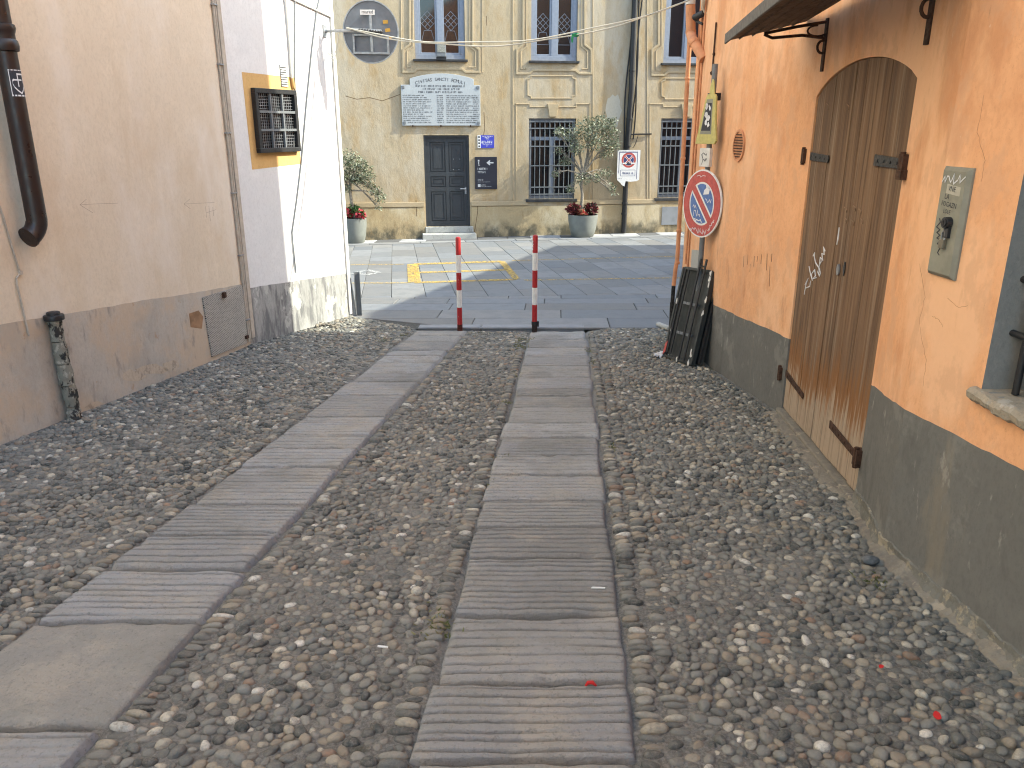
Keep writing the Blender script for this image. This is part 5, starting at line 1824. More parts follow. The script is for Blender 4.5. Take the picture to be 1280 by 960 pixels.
# dark drips scratched in the orange render
mb = MB()
for x, y0, y1, w in ((930, 320, 334, .004), (935, 318, 331, .003), (943, 320, 333, .006), (947, 320, 327, .005), (952, 318, 330, .007), (959, 317, 338, .008), (962.5, 333, 358, .006), (965, 317, 327, .008), (938, 330, 340, .003)):
    mb.ribbon(RF[1], [RF[1].px(x, y0), RF[1].px(x - .3, (y0 + y1) / 2), RF[1].px(x - .8, y1)], w, 0, .0012)
mb.build('drip_mark', simple('dark_drip', (.22, .13, .08), .9, .1, 0, .2, 50), bD)
mb = MB()                                        # rust run under the awning bracket, hairline cracks
mb.flat(DF, [DF.px(*p) for p in ((1016, 44), (1029, 44), (1026, 62), (1023, 66), (1021, 88), (1018, 66))][::-1], .0015)
mb.build('rust_stain', worn_paint('rust_run', (.10, .05, .03), .44, .60), bD)
mb = MB(); rn = random.Random(41)
for L in (((1150, 330), (1156, 372), (1149, 405), (1158, 450), (1153, 490)), ((1230, 120), (1222, 165), (1231, 200), (1226, 232)), ((1185, 372), (1198, 385), (1212, 381)), ((1165, 395), (1174, 400), (1180, 410))):
    pts = []
    for (a, b) in zip(L[:-1], L[1:]):
        for k in range(6):
            f = k / 6; pts.append(CFR.px(a[0] + (b[0] - a[0]) * f + rn.uniform(-.8, .8), a[1] + (b[1] - a[1]) * f + rn.uniform(-.8, .8)))
    mb.ribbon(CFR, pts, .0010, 0, .0006)
mb.build('crack', simple('orange_crack', (.46, .24, .13), .95, .1, 0, .2), bD)
# bare cement patch behind the sign post
mb = MB(); mb.flat(RF[0], [RF[0].px(*p) for p in ((863, 345), (876, 345), (875, 313), (865, 312))][::-1], .002); mb.build('cement_patch', M['stone'], bD)

# cement fillet along the foot of the orange house
def foot_strip(name, mat, w0, h0, seed, d0=.0, lift=0.):
    rn = random.Random(seed)
    P = [Vector((p[0], p[1], 0)) for p in RP[3:7]]
    seg = [(P[i + 1] - P[i]).length for i in range(len(P) - 1)]
    T = sum(seg); n = int(T / .016)
    rows = []; nw = nh = 0
    for k in range(n + 1):
        t = T * k / n; i = 0
        while i < len(seg) - 1 and t > seg[i]: t -= seg[i]; i += 1
        p = P[i].lerp(P[i + 1], min(1, t / seg[i]))
        N = Vector((0, 0, 0))
        for q in range(len(seg)):
            mid = (P[q] + P[q + 1]) / 2
            N += RF[q + 3].N * math.exp(-((p - mid).length - seg[q] / 2) / .06 if (p - mid).length > seg[q] / 2 else 0)
        N.normalize()
        nw = nw * .9 + rn.uniform(-.007, .007); nh = nh * .9 + rn.uniform(-.006, .006)
        w = max(.015, w0 + nw); h = max(.012, h0 + nh); g = gz(p.x, p.y)
        prof = [(0, h), (.008, h - .003), (w * .35, h * .62), (w * .7, h * .3), (w, -.012)]
        rows.append([p + N * (d0 + a + rn.uniform(-.002, .002)) + Vector((0, 0, g + b + lift + rn.uniform(-.002, .002))) for a, b in prof])
    mb = MB()
    for r0, r1 in zip(rows[:-1], rows[1:]):
        for q in range(4): mb.quad(r0[q], r0[q + 1], r1[q + 1], r1[q])
    mb.build(name, mat, bD, True)


foot_strip('cement_fillet', M['cement'], .060, .030, 3)
foot_strip('painted_fillet', M['fillet'], .026, .075, 5)
mb = MB(); rn = random.Random(6)                  # loose gritty strip before the door
rows = []
for k in range(40):
    u = DL * k / 39; p = DF.pt(u, 0, 0); g = gz(p.x, p.y)
    w = (.085 + rn.uniform(-.02, .03)) * min(1, (39 - k) / 5 + .05)
    rows.append([DF.pt(u, g + .018, .03), DF.pt(u, g + .015 + rn.uniform(-.004, .004), .03 + w * .5), DF.pt(u, g - .004, .03 + w)])
for r0, r1 in zip(rows[:-1], rows[1:]):
    for q in range(2): mb.quad(r0[q], r0[q + 1], r1[q + 1], r1[q])
mb.build('cement_apron', M['cement'], bD, True)

# neighbouring house whose roof shades the piazza
S2, S3 = PZ(700, 307), PZ(845, 309)
Eb = (S2.x + KX * sunh.x, S2.y + KX * sunh.y); Ec = (S3.x + KX * sunh.x + 2, S3.y + KX * sunh.y)
mb = MB(); pp = [(Ea[0] + .03, Ea[1] + .03), Eb, Ec, (Ec[0] + 4, RP[0][1] - 1.6), (Ea[0] + .03, RP[0][1] - 1.6)]
for a, b in zip(pp, pp[1:] + pp[:1]): mb.quad((*a, -1.2), (*b, -1.2), (*b, TOPZ), (*a, TOPZ))
mb.add([(*p, TOPZ) for p in pp], [(0, 1, 2, 3)])
tag(mb.build('corner_house', M['pink']), 'pink rendered house on the sunny side of the piazza, outside the view', 'building')

# ------------------------------------------------------------------ things on the orange side
t_ = thing('awning', 'shallow grey edged board awning over the arched wooden door', 'awning', DF.pt(.2, 2.1, .1))
afx = 1.39
y0_, y1_ = 5.52, 3.0
mb = MB()
A = [Vector((afx, y0_, 2.085)), Vector((afx - .30, y1_, 2.10)), Vector((xr(y1_) + .0, y1_, 2.26)), Vector((xr(y0_) - .01, y0_, 2.20))]
up = Vector((0, 0, .022))
vs = A + [p + up for p in A]
mb.add(vs, [(0, 1, 2, 3)[::-1], (4, 5, 6, 7), (0, 1, 5, 4), (1, 2, 6, 5), (2, 3, 7, 6), (3, 0, 4, 7)])
for k in range(1, 6):                            # underside boards
    f = k / 6
    a, b = A[0].lerp(A[3], f), A[1].lerp(A[2], f)
    mb.tube([a + Vector((0, 0, -.004)), b + Vector((0, 0, -.004))], .007, 4)
mb.build('board', M['awn_wood'], t_)
mb = MB()
for (p, q) in ((A[0], A[1]),):
    o1 = Vector((-.018, 0, 0))
    vs = [p + o1 + Vector((0, -.02, -.018)), q + o1 + Vector((0, 0, -.018)), q + Vector((-.002, 0, -.018)), p + Vector((-.002, 0, -.018))]
    vs += [v + Vector((0, 0, .06)) for v in vs]
    mb.add(vs, [(3, 2, 1, 0), (4, 5, 6, 7), (0, 1, 5, 4), (1, 2, 6, 5), (2, 3, 7, 6), (3, 0, 4, 7)])
mb.build('fascia', M['awn'], t_, bevel=.003)
for yb in (5.18, 3.55):
    wx = xr(yb)
    zt_ = 2.13
    mb = MB()
    mb.box(Fr((wx, yb, 0), (0, -1, 0)), -.018, .018, zt_ - .25, zt_ + .05, .0, .012)
    mb.tube([(wx - .012, yb, zt_ - .06), (wx - .15, yb, zt_ - .045), (wx - .33, yb, zt_ - .06), (wx - .38, yb, zt_ - .04)], .009, 6)
    mb.tube([(wx - .012, yb, zt_ + .03), (wx - .2, yb, zt_ + .0), (wx - .38, yb, zt_ - .035)], .009, 6)
    pts = [(wx - .06 - .06 * math.sin(t2), yb, zt_ - .02 + .03 * math.cos(t2)) for t2 in np.linspace(0, 5.2, 14)]
    mb.tube(pts, .006, 5)
    pts = [(wx - .02 - .03 * math.sin(t2), yb, zt_ - .11 + .035 * math.cos(t2)) for t2 in np.linspace(-.3, 4.5, 12)]
    mb.tube(pts, .008, 5)
    mb.build('bracket', M['rust'], t_, True)

# no parking sign post
t_ = thing('sign_post', 'post with a round no parking sign and faded yellow plate by the orange wall', 'sign', (1.60, 7.15, gz(1.6, 7.15)))
pc = atY(877, 310, 7.08)
px_, py_ = pc.x, 7.08
mb = MB(); mb.tube([(px_, py_, gz(px_, py_) - .03), (px_, py_, 2.06)], .024, 12); mb.build('post', M['grille_grey'], t_, True)
nrm = Vector((-.93, -.36, 0)).normalized()
Us = Vector((-nrm.y, nrm.x, 0))
zc_ = atY(879, 255, 7.05).z
sf = Fr((px_ + nrm.x * .035, py_ + nrm.y * .035, zc_), Us)
if sf.N.dot(nrm) < 0: sf = Fr(sf.o, -Us)
mb = MB(); n = 48; R = .293
vs = [sf.pt(R * math.cos(2 * math.pi * k / n), R * math.sin(2 * math.pi * k / n), d) for d in (-.012, 0) for k in range(n)]
mb.add(vs, [tuple(range(n - 1, -1, -1)), tuple(range(n, 2 * n))] + [(k, (k + 1) % n, n + (k + 1) % n, n + k) for k in range(n)], 0)
mb.ring(sf, R * .64, R * .955, .0012, 1, n)
mb.ring(sf, 0, R * .585, .0012, 2, n)
g = sf.sub(0, 0, 0, -math.pi / 4)
mb.box(g, -R * .62, R * .62, -R * .16, R * .16, .0014, .0022, 0); mb.box(g, -R * .66, R * .66, -R * .10, R * .10, .0024, .003, 1)
sg = mb.build('sign_disc', [M['sign_white'], M['sign_red'], M['sign_blue']], t_)
mb = MB()
rn = random.Random(12)
def squig(fr, u, v, w, h, nw, wd, d, rot=0):
    f_ = fr.sub(u, v, 0, rot)
    pts = []
    for k in range(nw * 3):
        pts.append((-w / 2 + w * k / (nw * 3 - 1) + rn.uniform(-.006, .006), rn.uniform(-h / 2, h / 2)))
    mb.ribbon(f_, pts, wd, d - .0008, d)
squig(sf, -.02, -.235, .24, .05, 8, .005, .0036); squig(sf, .17, -.17, .14, .04, 5, .005, .0036, .9)
squig(sf, -.06, -.09, .10, .07, 3, .006, .0036, .2); squig(sf, -.04, -.15, .12, .03, 3, .009, .0036); squig(sf, .10, .03, .09, .04, 3, .005, .0036)
squig(sf, -.1, -.04, .06, .05, 2, .005, .0036); squig(sf, -.03, .235, .14, .02, 4, .004, .0036, .1)
mb.prism(sf, [(.02, .08), (.10, .09), (.11, .13), (.09, .14), (.10, .16), (.05, .17), (.06, .14), (.03, .12)], .0016, .0034)
mb.build('scrawl', M['print_white'], sg)
# small box plate
zt_, zb_ = atY(885, 185, 7.13).z, atY(885, 208, 7.13).z
sp = Fr((px_ + nrm.x * .03, py_ + nrm.y * .03, 0), sf.U)
mb = MB(); mb.box(sp, -.075, .075, zb_, zt_, -.02, .012); bxp = mb.build('small_plate', M['off_white'], t_, bevel=.003)
mb = MB(); squig(sp, 0, (zt_ + zb_) / 2 + .03, .08, .07, 3, .006, .0136, .4); squig(sp, 0, (zt_ + zb_) / 2 - .03, .08, .05, 3, .005, .0136, .2); mb.build('scrawl', M['ink'], bxp)
# faded yellow plate
za, zb_ = atY(893, 118, 7.1).z, atY(888, 180, 7.1).z
mb = MB()
H = za - zb_
mb.prism(sp, [(-.155, zb_), (.125, zb_), (.15, zb_ + .03), (.12, zb_ + H * .45), (.10, za - .02), (.08, za), (-.02, za), (-.045, za - .04)], -.008, .012)
mb.prism(sp, [(.0, za), (.07, za), (.05, za + .10), (.03, za + .12), (.0, za + .05)], -.006, .008)
yp = mb.build('yellow_plate', M['yellow_plate'], t_, bevel=.003)
mb = MB()
mb.prism(sp, [(-.09, zb_ + H * .2), (.075, zb_ + H * .2), (.065, za - .04), (-.02, za - .04)], .012, .0135, 0)
mb.prism(sp, [(-.075, zb_ + H * .27), (.06, zb_ + H * .27), (.055, za - .07), (-.012, za - .07)], .0137, .0142, 1)
for k in range(9):
    u, v = rn.uniform(-.03, .04), zb_ + H * rn.uniform(.35, .8)
    mb.prism(sp, [(u + rn.uniform(.008, .03) * math.cos(t2), v + rn.uniform(.012, .035) * math.sin(t2)) for t2 in np.linspace(0, 6.283, 7, endpoint=False)], .0144, .0148, 2)
mb.build('sticker', [M['panel_grey'], M['ink'], M['print_white']], yp)
mb = MB(); mb.box(Fr((px_, py_, 0), sf.U), -.05, .05, za - .05, za + .01, -.045, .02); mb.build('post_bracket', M['black_iron'], t_)

# thin iron rod pinned to the wall
mb = MB()
a, b = RF[0].px(897, 28), RF[0].px(890, 92)
mb.tube([RF[0].pt(a[0], a[1], .012), RF[0].pt(a[0] - .01, b[1], .012)], .008, 6); mb.blob(RF[0].pt(a[0] - .01, b[1], .015), .018, .018, .018)
mb.blob(RF[0].pt(a[0], (a[1] + b[1]) / 2 - .05, .012), .012, .012, .018)
tag(mb.build('iron_rod', M['rust'], smooth=True), 'thin rusty rod pinned upright to the orange wall above the post', 'rod')

# orange pipes at the far corner
cxp = RP[0][0]
t_ = thing('soil_pipe', 'wide orange pipe with a white top, bending into the orange wall corner', 'pipe', (1.77, 8.1, 2.2))
mb = MB()
P0 = atY(863, 6, 8.15); P1 = atY(863.5, 42, 8.15); P2 = atY(867, 52, 7.97); P3 = atY(880, 74, 7.85)
mb.tube([P0, P1.lerp(P0, .05), P1, P1.lerp(P2, .5) + Vector((0, 0, -.01)), P2, P3], .046, 16); mb.build('pipe', M['orange_pipe'], t_, True)
mb = MB(); mb.tube([P0 + Vector((0, 0, 2)), P0 + Vector((0, 0, .002))], .0465, 16); mb.build('upper_pipe', M['off_white'], t_, True)
mb = MB(); mb.tube([P2, P2.lerp(P3, .12)], .050, 16); mb.tube([P1.lerp(P0, .12), P1], .050, 16); build_each(mb, 'collar', M['orange_pipe'], t_, smooth=True)

t_ = thing('corner_pipe', 'slim orange pipe down the wall corner with a blackened foot', 'pipe', (1.75, 8.25, gz(1.8, 8.2)))
mb = MB()
pts = [atY(864, -30, 8.2), atY(861.5, 60, 8.2), atY(854.6, 180, 8.2), atY(848, 300, 8.2), atY(846.5, 325, 8.2), atY(844.5, 335, 8.2), atY(842, 357, 8.2)]
mb.tube(pts, .022, 10); mb.build('pipe', M['orange_pipe'], t_, True)
mb = MB(); mb.tube([atY(842, 357, 8.2), atY(840.5, 378, 8.2)], .021, 10); mb.tube([atY(840.5, 378, 8.2), atY(838.5, 416, 8.2)], [.026, .024], 10)
mb.build('blackened_foot', simple('sooty_iron', (.05, .047, .045), .8, .2, 0, .4, 40), t_, True)
mb = MB()
for f in (100, 200, 290, 330): 
    p = atY(859 - (f - 100) * .055, f, 8.2); mb.lathe(p, [(.024, 0), (.028, .008), (.028, .02), (.024, .028)], 12)
build_each(mb, 'collar', M['orange_pipe'], t_, smooth=True)
for (pa, pb_, nm, lb) in (((872, 30), (858, 330), 'cable', 'orange painted cable beside the slim corner pipe'), ((878, 40), (858, 372), 'cable', 'orange painted cable ending above the corner dado, nearer the sign post')):
    mb = MB()
    Y0 = 8.1 if pa[0] < 875 else 7.85
    a = RF[0].px(*pb_)
    mb.tube([RF[0].pt(a[0], z, .010) for z in np.linspace(a[1], 3.2, 8)], .009, 6)
    tag(mb.build(nm, M['orange_pipe'], smooth=True), lb, 'cable')
mb = MB()
cc = atY(887, 4, 7.9)
for k in range(5):
    pts = [cc + Vector((.02 * math.sin(t2 * 2 + k), .03 * math.cos(t2 * 3), .0)) + Vector((.085 * math.cos(t2) * (1 - .06 * k), -.03 * k * .3, .11 * math.sin(t2) * (1 + .05 * k) + .04)) for t2 in np.linspace(0, 6.283, 24)]
    mb.tube(pts, .007, 5)
tag(mb.build('cable_coil', M['wire'], smooth=True), 'coil of pale cable hung at the top of the orange corner', 'cable')
mb = MB()
mb.tube([atY(868, 22, 8.0), atY(880, 16, 7.9)], .03, 10); mb.tube([atY(870, 26, 8.0), atY(878, 30, 7.9)], .012, 8)
tag(mb.build('pipe_clamp', M['black_iron'], smooth=True), 'black clamp holding the wide orange pipe at the corner', 'clamp')
# loose end of grey tube on the ground
mb = MB(); mb.tube([G(822, 414) + Vector((0, 0, .03)), G(836, 419) + Vector((0, 0, .03))], .028, 12, 0, False); mb.tube([G(836, 419) + Vector((0, 0, .03)), G(836.3, 419.1) + Vector((0, 0, .03))], [.028, .018], 12)
tag(mb.build('pipe_offcut', M['stone'], smooth=True), 'short pale pipe stub lying at the orange corner foot', 'pipe')

# folded black tables leaning at the post
BLp, BRp = G(831, 447), G(866, 459)
TLp = atY(866, 337, 7.22)
e1 = (BRp - BLp); W = e1.length; e2 = TLp - BLp; Hh = e2.length
lf = Fr(BLp + Vector((0, 0, .01)), e1, e2 - e1 * (e2.dot(e1) / e1.length_squared))
sh = e2.dot(e1) / e1.length / Hh                 # small shear from the rectangle, ignored
if lf.N.dot(Vector((-1, -1, 0))) < 0: lf.N = -lf.N
t_ = thing('folding_table', 'scuffed black folding table leaning legs outward against the orange wall', 'folding table', BLp)
mb = MB()
W2, H2 = W * 1.02, Hh
mb.box(lf, 0, W2, 0, H2, -.02, 0)
mb.build('tabletop', M['table_black'], t_, bevel=.004)
mb = MB()
for u in (.012, W2 - .012): mb.box(lf, u - .012, u + .012, .01, H2 - .01, 0, .03)
for v in (.015, H2 - .015): mb.box(lf, .024, W2 - .024, v - .012, v + .012, 0, .026)
mb.build('rim', M['table_black'], t_, bevel=.003)
for (ua_, ub_, v0_, v1_, dd_) in ((.30, .42, .03, .70, .045), (.62, .80, -.0, .98, .052)):
    mb = MB()
    a, b = W2 * ua_, W2 * ub_
    if v1_ > .9:
        mb.tube([lf.pt(a, .02, dd_), lf.pt(a, H2 + .085, dd_), lf.pt(b, H2 + .085, dd_), lf.pt(b, .02, dd_)], .011, 8)
        mb.tube([lf.pt(a, H2 + .02, dd_), lf.pt(b, H2 + .02, dd_)], .008, 6)
    else:
        mb.tube([lf.pt(a - .06, .05, dd_), lf.pt(a - .06, H2 * .97, dd_), lf.pt(b - .06, H2 * .97, dd_), lf.pt(b - .06, .05, dd_)], .011, 8)
    mb.build('leg', M['black_iron'], t_, True)
mb = MB()
for v in (.30, .62):
    for u in (.35, .5, .68):
        mb.box(lf, W2 * u - .03, W2 * u + .03, H2 * v - .012, H2 * v + .012, 0, .04)
mb.build('folding_stay', M['grille_grey'], t_)
mb = MB(); rn = random.Random(8)
for (u, v) in ((.95, .97), (.97, .85), (.99, .7), (.985, .55), (.06, .62), (.1, .3), (.9, .15), (.93, .1), (.95, .9), (.5, .02), (.9, .02)):
    mb.prism(lf, [(W2 * u + rn.uniform(.006, .02) * math.cos(t2), H2 * v + rn.uniform(.01, .04) * math.sin(t2)) for t2 in np.linspace(0, 6.283, 7, endpoint=False)], .028, .0315)
mb.build('paint_chip', M['off_white'], t_)
l2 = Fr(lf.pt(.03, .02, -.055), e1, lf.V); l2.N = lf.N
t_ = thing('folding_table', 'second black folding table sandwiched behind the scuffed one', 'folding table', l2.o)
mb = MB(); mb.box(l2, .0, W2 * 1.0, 0, H2 * .97, -.018, .0); mb.build('tabletop', M['table_black'], t_, bevel=.004)
mb = MB()
for u in (.012, W2 - .012): mb.box(l2, u - .012, u + .012, .01, H2 * .96, 0, .028)
mb.build('rim', M['black_iron'], t_, bevel=.003)
mb = MB(); mb.tube([l2.pt(W2 * .92, .02, -.03), l2.pt(W2 * .92, H2 * .8, -.03)], .012, 8); mb.build('leg', M['black_iron'], t_, True)
# crumpled plastic bag caught under the table
mb = MB(); rn = random.Random(21)
bp = G(829, 447)
vs = []; n = 12
for i in range(n):
    for j in range(n):
        u, v = i / (n - 1), j / (n - 1)
        vs.append(bp + Vector((-.09 + .16 * u + rn.uniform(-.012, .012), -.05 + .14 * v + rn.uniform(-.012, .012), .008 + .035 * rn.random() + .12 * max(0, u - .6) * (1 - abs(v - .5)))))
mb.add(vs, [(i * n + j, i * n + j + 1, (i + 1) * n + j + 1, (i + 1) * n + j) for i in range(n - 1) for j in range(n - 1)])
tag(mb.build('plastic_bag', M['bag'], smooth=True), 'crumpled white plastic bag at the foot of the folding tables', 'bag')
mb = MB(); mb.prism(lf, [(-.0, .02), (.035, .05), (.04, .16), (.01, .13)], .032, .036)
tag(mb.build('tape_scrap', M['sign_red']), 'scrap of red and white tape caught on the table leg', 'tape')

# meter cabinet with padlock
CF = RF[4]
q = [CF.px(*p) for p in ((1163, 342), (1195, 350), (1221, 210), (1185, 208))]
ua_ = (q[0][0] + q[3][0]) / 2; ub_ = (q[1][0] + q[2][0]) / 2; za_ = (q[0][1] + q[1][1]) / 2; zb_ = (q[2][1] + q[3][1]) / 2
ua_ = max(ua_, .012)
t_ = thing('meter_cabinet', 'narrow grey metal cabinet with scrawled words and a padlock on orange wall', 'cabinet', CF.pt(ua_, za_))
mb = MB()
b_ = .014
o_ = [(ua_, za_), (ub_, za_), (ub_, zb_), (ua_, zb_)]; i_ = [(ua_ + b_, za_ + b_), (ub_ - b_, za_ + b_), (ub_ - b_, zb_ - b_), (ua_ + b_, zb_ - b_)]
vs = [CF.pt(*p, 0) for p in o_] + [CF.pt(*p, .008) for p in o_] + [CF.pt(*p, .022) for p in i_]
fs = [(8, 9, 10, 11)] + [(4 + k, 4 + (k + 1) % 4, 8 + (k + 1) % 4, 8 + k) for k in range(4)] + [(k, (k + 1) % 4, 4 + (k + 1) % 4, 4 + k) for k in range(4)]
mb.add(vs, fs); mb.build('cabinet_door', M['panel_grey'], t_)
W = ub_ - ua_; H = zb_ - za_; um = (ua_ + ub_) / 2
mb = MB(); mb.flat(CF, [(ua_ + W * .30, zb_ - H * .235), (ua_ + W * .80, zb_ - H * .25), (ua_ + W * .80, zb_ - H * .17), (ua_ + W * .30, zb_ - H * .15)], .0225)
mb.build('label_strip', simple('pale_tape', (.45, .43, .36), .6, .3, 0, .1), t_)
lm = MB()
for s_, v, sz, uo in (('VNE', .215, .028, .5), ('LA', .285, .027, .36), ('FOGAZN', .355, .026, .48), ('LOLE', .415, .022, .45)):
    tm = text('', s_, CF, ua_ + W * uo, zb_ - H * v, sz, .0232, None, None, rot=-.05, sx=.9); lm.add(tm.v, tm.f)
lm.build('lettering', M['ink'], t_)
mb = MB(); rn = random.Random(31)
squig(CF, um, zb_ - H * .105, W * .75, .035, 5, .0035, .0236)
mb.build('white_scrawl', M['print_white'], t_)
mb = MB()
Lz = [(.28, .47), (.34, .50), (.22, .55), (.36, .57), (.27, .60), (.40, .62), (.30, .65), (.44, .66), (.36, .70), (.5, .72), (.42, .78), (.5, .80)]
mb.ribbon(CF, [(ua_ + W * (a - .06), zb_ - H * b) for a, b in Lz], .0035, .022, .0236)
mb.build('black_scrawl', M['ink'], t_)
c = (ua_ + W * .62, zb_ - H * .49)
f3 = CF.sub(*c, .022)
circ = lambda r, n=20: [(r * math.cos(k * 2 * math.pi / n), r * math.sin(k * 2 * math.pi / n)) for k in range(n)]
mb = MB(); mb.prism(f3, circ(.021), 0, .022); mb.prism(f3.sub(0, 0, .022), circ(.015), 0, .004); mb.box(f3, -.003, .003, -.009, .009, .0265, .028)
mb.box(f3, -.012, .016, -.055, -.012, 0, .012)
mb.build('lock_barrel', M['plastic_black'], t_, bevel=.0015)
mb = MB()
f4 = CF.sub(ua_ + W * .55, zb_ - H * .685, .024)
mb.box(f4, -.015, .015, -.018, .016, .0, .014)
pdl = mb.build('padlock', M['lock'], t_, bevel=.003)
mb = MB(); mb.tube([f4.pt(-.010, .014, .007), f4.pt(-.010, .038, .007), f4.pt(-.005, .046, .007), f4.pt(.005, .046, .007), f4.pt(.010, .038, .007), f4.pt(.010, .014, .007)], .0032, 8)
mb.build('shackle', M['galv'], pdl, True)

# ------------------------------------------------------------------ bollards
def bollard(px, pyb, pyt, label, foot_mat, foot_h):
    b = G(px, pyb)
    zt_ = atY(px, pyt, b.y).z
    H = zt_ - b.z
    t = thing('bollard', label, 'bollard', b, 'red and white bollards closing the alley')
    r = .0285
    nb = [foot_h] + [foot_h + (1 - foot_h) * k / 5 for k in range(1, 6)]
    mats = [M['red'], M['whitep']]
    mb = MB()
    for k in range(5):
        z0, z1 = nb[k] * H, nb[k + 1] * H
        if k == 4:
            mb.tube([b + Vector((0, 0, z)) for z in (z0, z1 - .018, z1 - .006, z1)], [r, r, r * .85, r * .45], 20, 0)
        else:
            mb.tube([b + Vector((0, 0, z0)), b + Vector((0, 0, z1))], r, 20, k % 2, False)
    mb.build('tube', mats, t, True)
    mb = MB(); mb.tube([b + Vector((0, 0, -.02)), b + Vector((0, 0, .02)), b + Vector((0, 0, foot_h * H))], [r * 1.3, r * 1.06, r * 1.04], 20)
    mb.build('foot', foot_mat, t, True)
    return t, b, H


t_, b, H = bollard(575, 415, 296, 'red and white striped bollard at the end of the slanting track, rusty brown foot', simple('rusty_red_foot', (.10, .03, .022), .8, .2, 0, .3, 40), .085)
t2_, b2, H2 = bollard(668, 416.5, 293.5, 'chipped red and white bollard beside the straight track, black taped foot', simple('black_tape', (.035, .022, .02), .6, .3, 0, .3, 50), .125)
mb = MB()
for k in range(6): mb.blob(b2 + Vector((-.026 + .004 * (k % 2), -.012, H2 * (.86 + .016 * k))), .006, .008, .011, jit=.4)
mb.build('paint_chip', M['whitep'], t2_)
mb = MB(); mb.tube([b2 + Vector((0, 0, H2 * .09)), b2 + Vector((0, 0, H2 * .125))], .034, 16); mb.box(Fr(b2 + Vector((.03, -.01, H2 * .10)), (1, .2, 0)), 0, .018, -.03, .03, -.01, .01)
mb.build('collar', M['black_iron'], t2_)

# ------------------------------------------------------------------ litter, weeds
for (px, py, s, lb) in ((1170, 902, .016, 'bright red petal on the cobbles near the right wall, the larger one'), (1100, 840, .010, 'tiny red petal on the cobbles left of the larger petal')):
    p = G(px, py) + Vector((0, 0, .022)); mb = MB()
    rn = random.Random(px)
    mb.prism(Fr(p, (1, 0, .1), (0, 1, .25)), [(s * rn.uniform(.6, 1) * math.cos(a), s * rn.uniform(.6, 1) * math.sin(a)) for a in np.linspace(0, 6.283, 9, endpoint=False)], 0, .002)
    tag(mb.build('petal', M['petal']), lb, 'petal', 'fallen red petals')
mb = MB(); p = G(738, 863) + Vector((0, 0, .022))
mb.tube([p + Vector((-.016, 0, -.004)), p + Vector((-.008, .002, .006)), p + Vector((.006, .002, .007)), p + Vector((.018, -.002, -.003))], [.003, .0065, .0065, .003], 8)
tag(mb.build('petal', M['petal'], smooth=True), 'curled red petal caught in the joint of the straight stone track', 'petal', 'fallen red petals')
mb = MB(); p = G(479, 816) + Vector((0, 0, .024)); mb.tube([p + Vector((-.018, .004, 0)), p + Vector((.018, -.004, .002))], .0038, 8)
tag(mb.build('cigarette_end', M['paper'], smooth=True), 'white cigarette end on the cobbles between the two stone tracks', 'litter')
mb = MB(); p = G(747, 740) + Vector((0, 0, .018)); mb.prism(Fr(p, (1, 0, 0), (0, 1, 0)), [(-.028, -.003), (.028, -.006), (.03, .002), (.005, .005), (-.02, .006)], 0, .003)
tag(mb.build('paper_scrap', M['paper']), 'thin white paper scrap lying on the straight stone track', 'litter')
mb = MB(); p = G(1087, 705) + Vector((0, 0, .018)); mb.blob(p, .040, .026, .02, jit=.05, seg=12, rings=7)
tag(mb.build('loose_pebble', simple('grey_pebble', (.13, .14, .145), .6, .3, 0, .2, 60), smooth=True), 'large loose grey pebble near the foot of the orange wall', 'pebble')
mb = MB(); cs = []
rn = random.Random(77)
spots = [(655, 427, .07, 90), (648, 434, .07, 70), (600, 419, .08, 40), (655, 436, .05, 30), (735, 440, .04, 30), (742, 455, .05, 40), (752, 470, .04, 25), (840, 436, .12, 90), (862, 452, .05, 50), (645, 470, .04, 25), (632, 505, .03, 25), (627, 575, .03, 25), (617, 605, .03, 18), (540, 787, .05, 50), (560, 790, .03, 25), (1092, 728, .035, 45), (765, 560, .03, 20), (480, 428, .06, 40), (505, 422, .05, 30)]
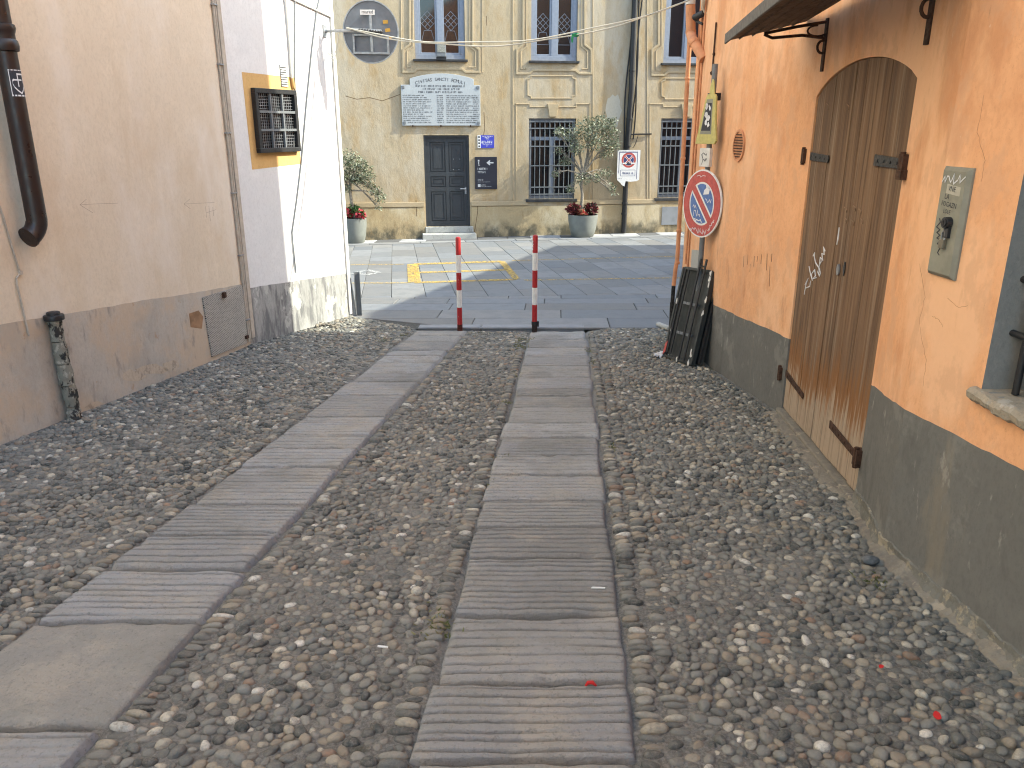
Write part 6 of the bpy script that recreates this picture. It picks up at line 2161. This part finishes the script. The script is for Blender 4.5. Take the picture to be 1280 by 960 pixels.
for (px, py, rad, n) in spots:
    c = G(px, py)
    for _ in range(n):
        p = c + Vector((rn.gauss(0, rad * .7), rn.gauss(0, rad), .006))
        d = Vector((rn.gauss(0, .7), rn.gauss(0, .7), rn.uniform(.3, 1))).normalized() * rn.uniform(.012, .03)
        s_ = d.cross(Vector((rn.gauss(0, 1), rn.gauss(0, 1), .2))).normalized() * .0035
        mb.add([p - s_, p + s_, p + d * .6 + s_ * .8, p + d], [(0, 1, 2, 3)])
        c_ = rn.choice(((.13, .15, .05), (.2, .19, .08), (.10, .12, .04), (.26, .23, .12)))
        cs += [(*c_, 1)] * 4
tag(mb.build('weeds', M['leaf'], col=cs), 'sparse green weeds in the joints of the alley paving', 'weeds', kind='stuff')

# ------------------------------------------------------------------ light, camera
w = bpy.data.worlds.new('World'); sc.world = w; w.use_nodes = True
nt = w.node_tree
sky = nt.nodes.new('ShaderNodeTexSky'); sky.sky_type = 'NISHITA'; sky.sun_disc = False
el = math.radians(37)
az = math.atan2(sunh.x, sunh.y)                  # clockwise from +Y
sky.sun_elevation = el; sky.sun_rotation = az
sky.altitude = 50; sky.air_density = 1.0; sky.dust_density = 1.5
nt.links.new(sky.outputs[0], nt.nodes['Background'].inputs[0])
nt.nodes['Background'].inputs[1].default_value = .15
sl = bpy.data.lights.new('sun', 'SUN'); sl.energy = 2.0; sl.angle = math.radians(.53); sl.color = (1, .95, .87)
so = bpy.data.objects.new('sun', sl); COL.objects.link(so)
sd_ = Vector((sunh.x * math.cos(el), sunh.y * math.cos(el), math.sin(el)))
so.rotation_euler = sd_.to_track_quat('Z', 'Y').to_euler()
so.location = sd_ * 30

cam = bpy.data.cameras.new('camera'); co = bpy.data.objects.new('camera', cam); COL.objects.link(co)
co.location = EYE; co.rotation_euler = (math.pi / 2 - PITCH, 0, 0)
cam.sensor_width = 36; cam.lens = FPX / 1280 * 36; cam.clip_start = .05; cam.clip_end = 600
sc.camera = co
sc.view_settings.view_transform = 'Standard'; sc.view_settings.look = 'None'; sc.view_settings.gamma = 1; sc.view_settings.exposure = 2.25
sc.view_settings.use_white_balance = True; sc.view_settings.white_balance_temperature = 6750; sc.view_settings.white_balance_tint = 0
sc.cycles.use_denoising = True
sc.cycles.filter_width = 1.1
sc.cycles.max_bounces = 7; sc.cycles.diffuse_bounces = 4
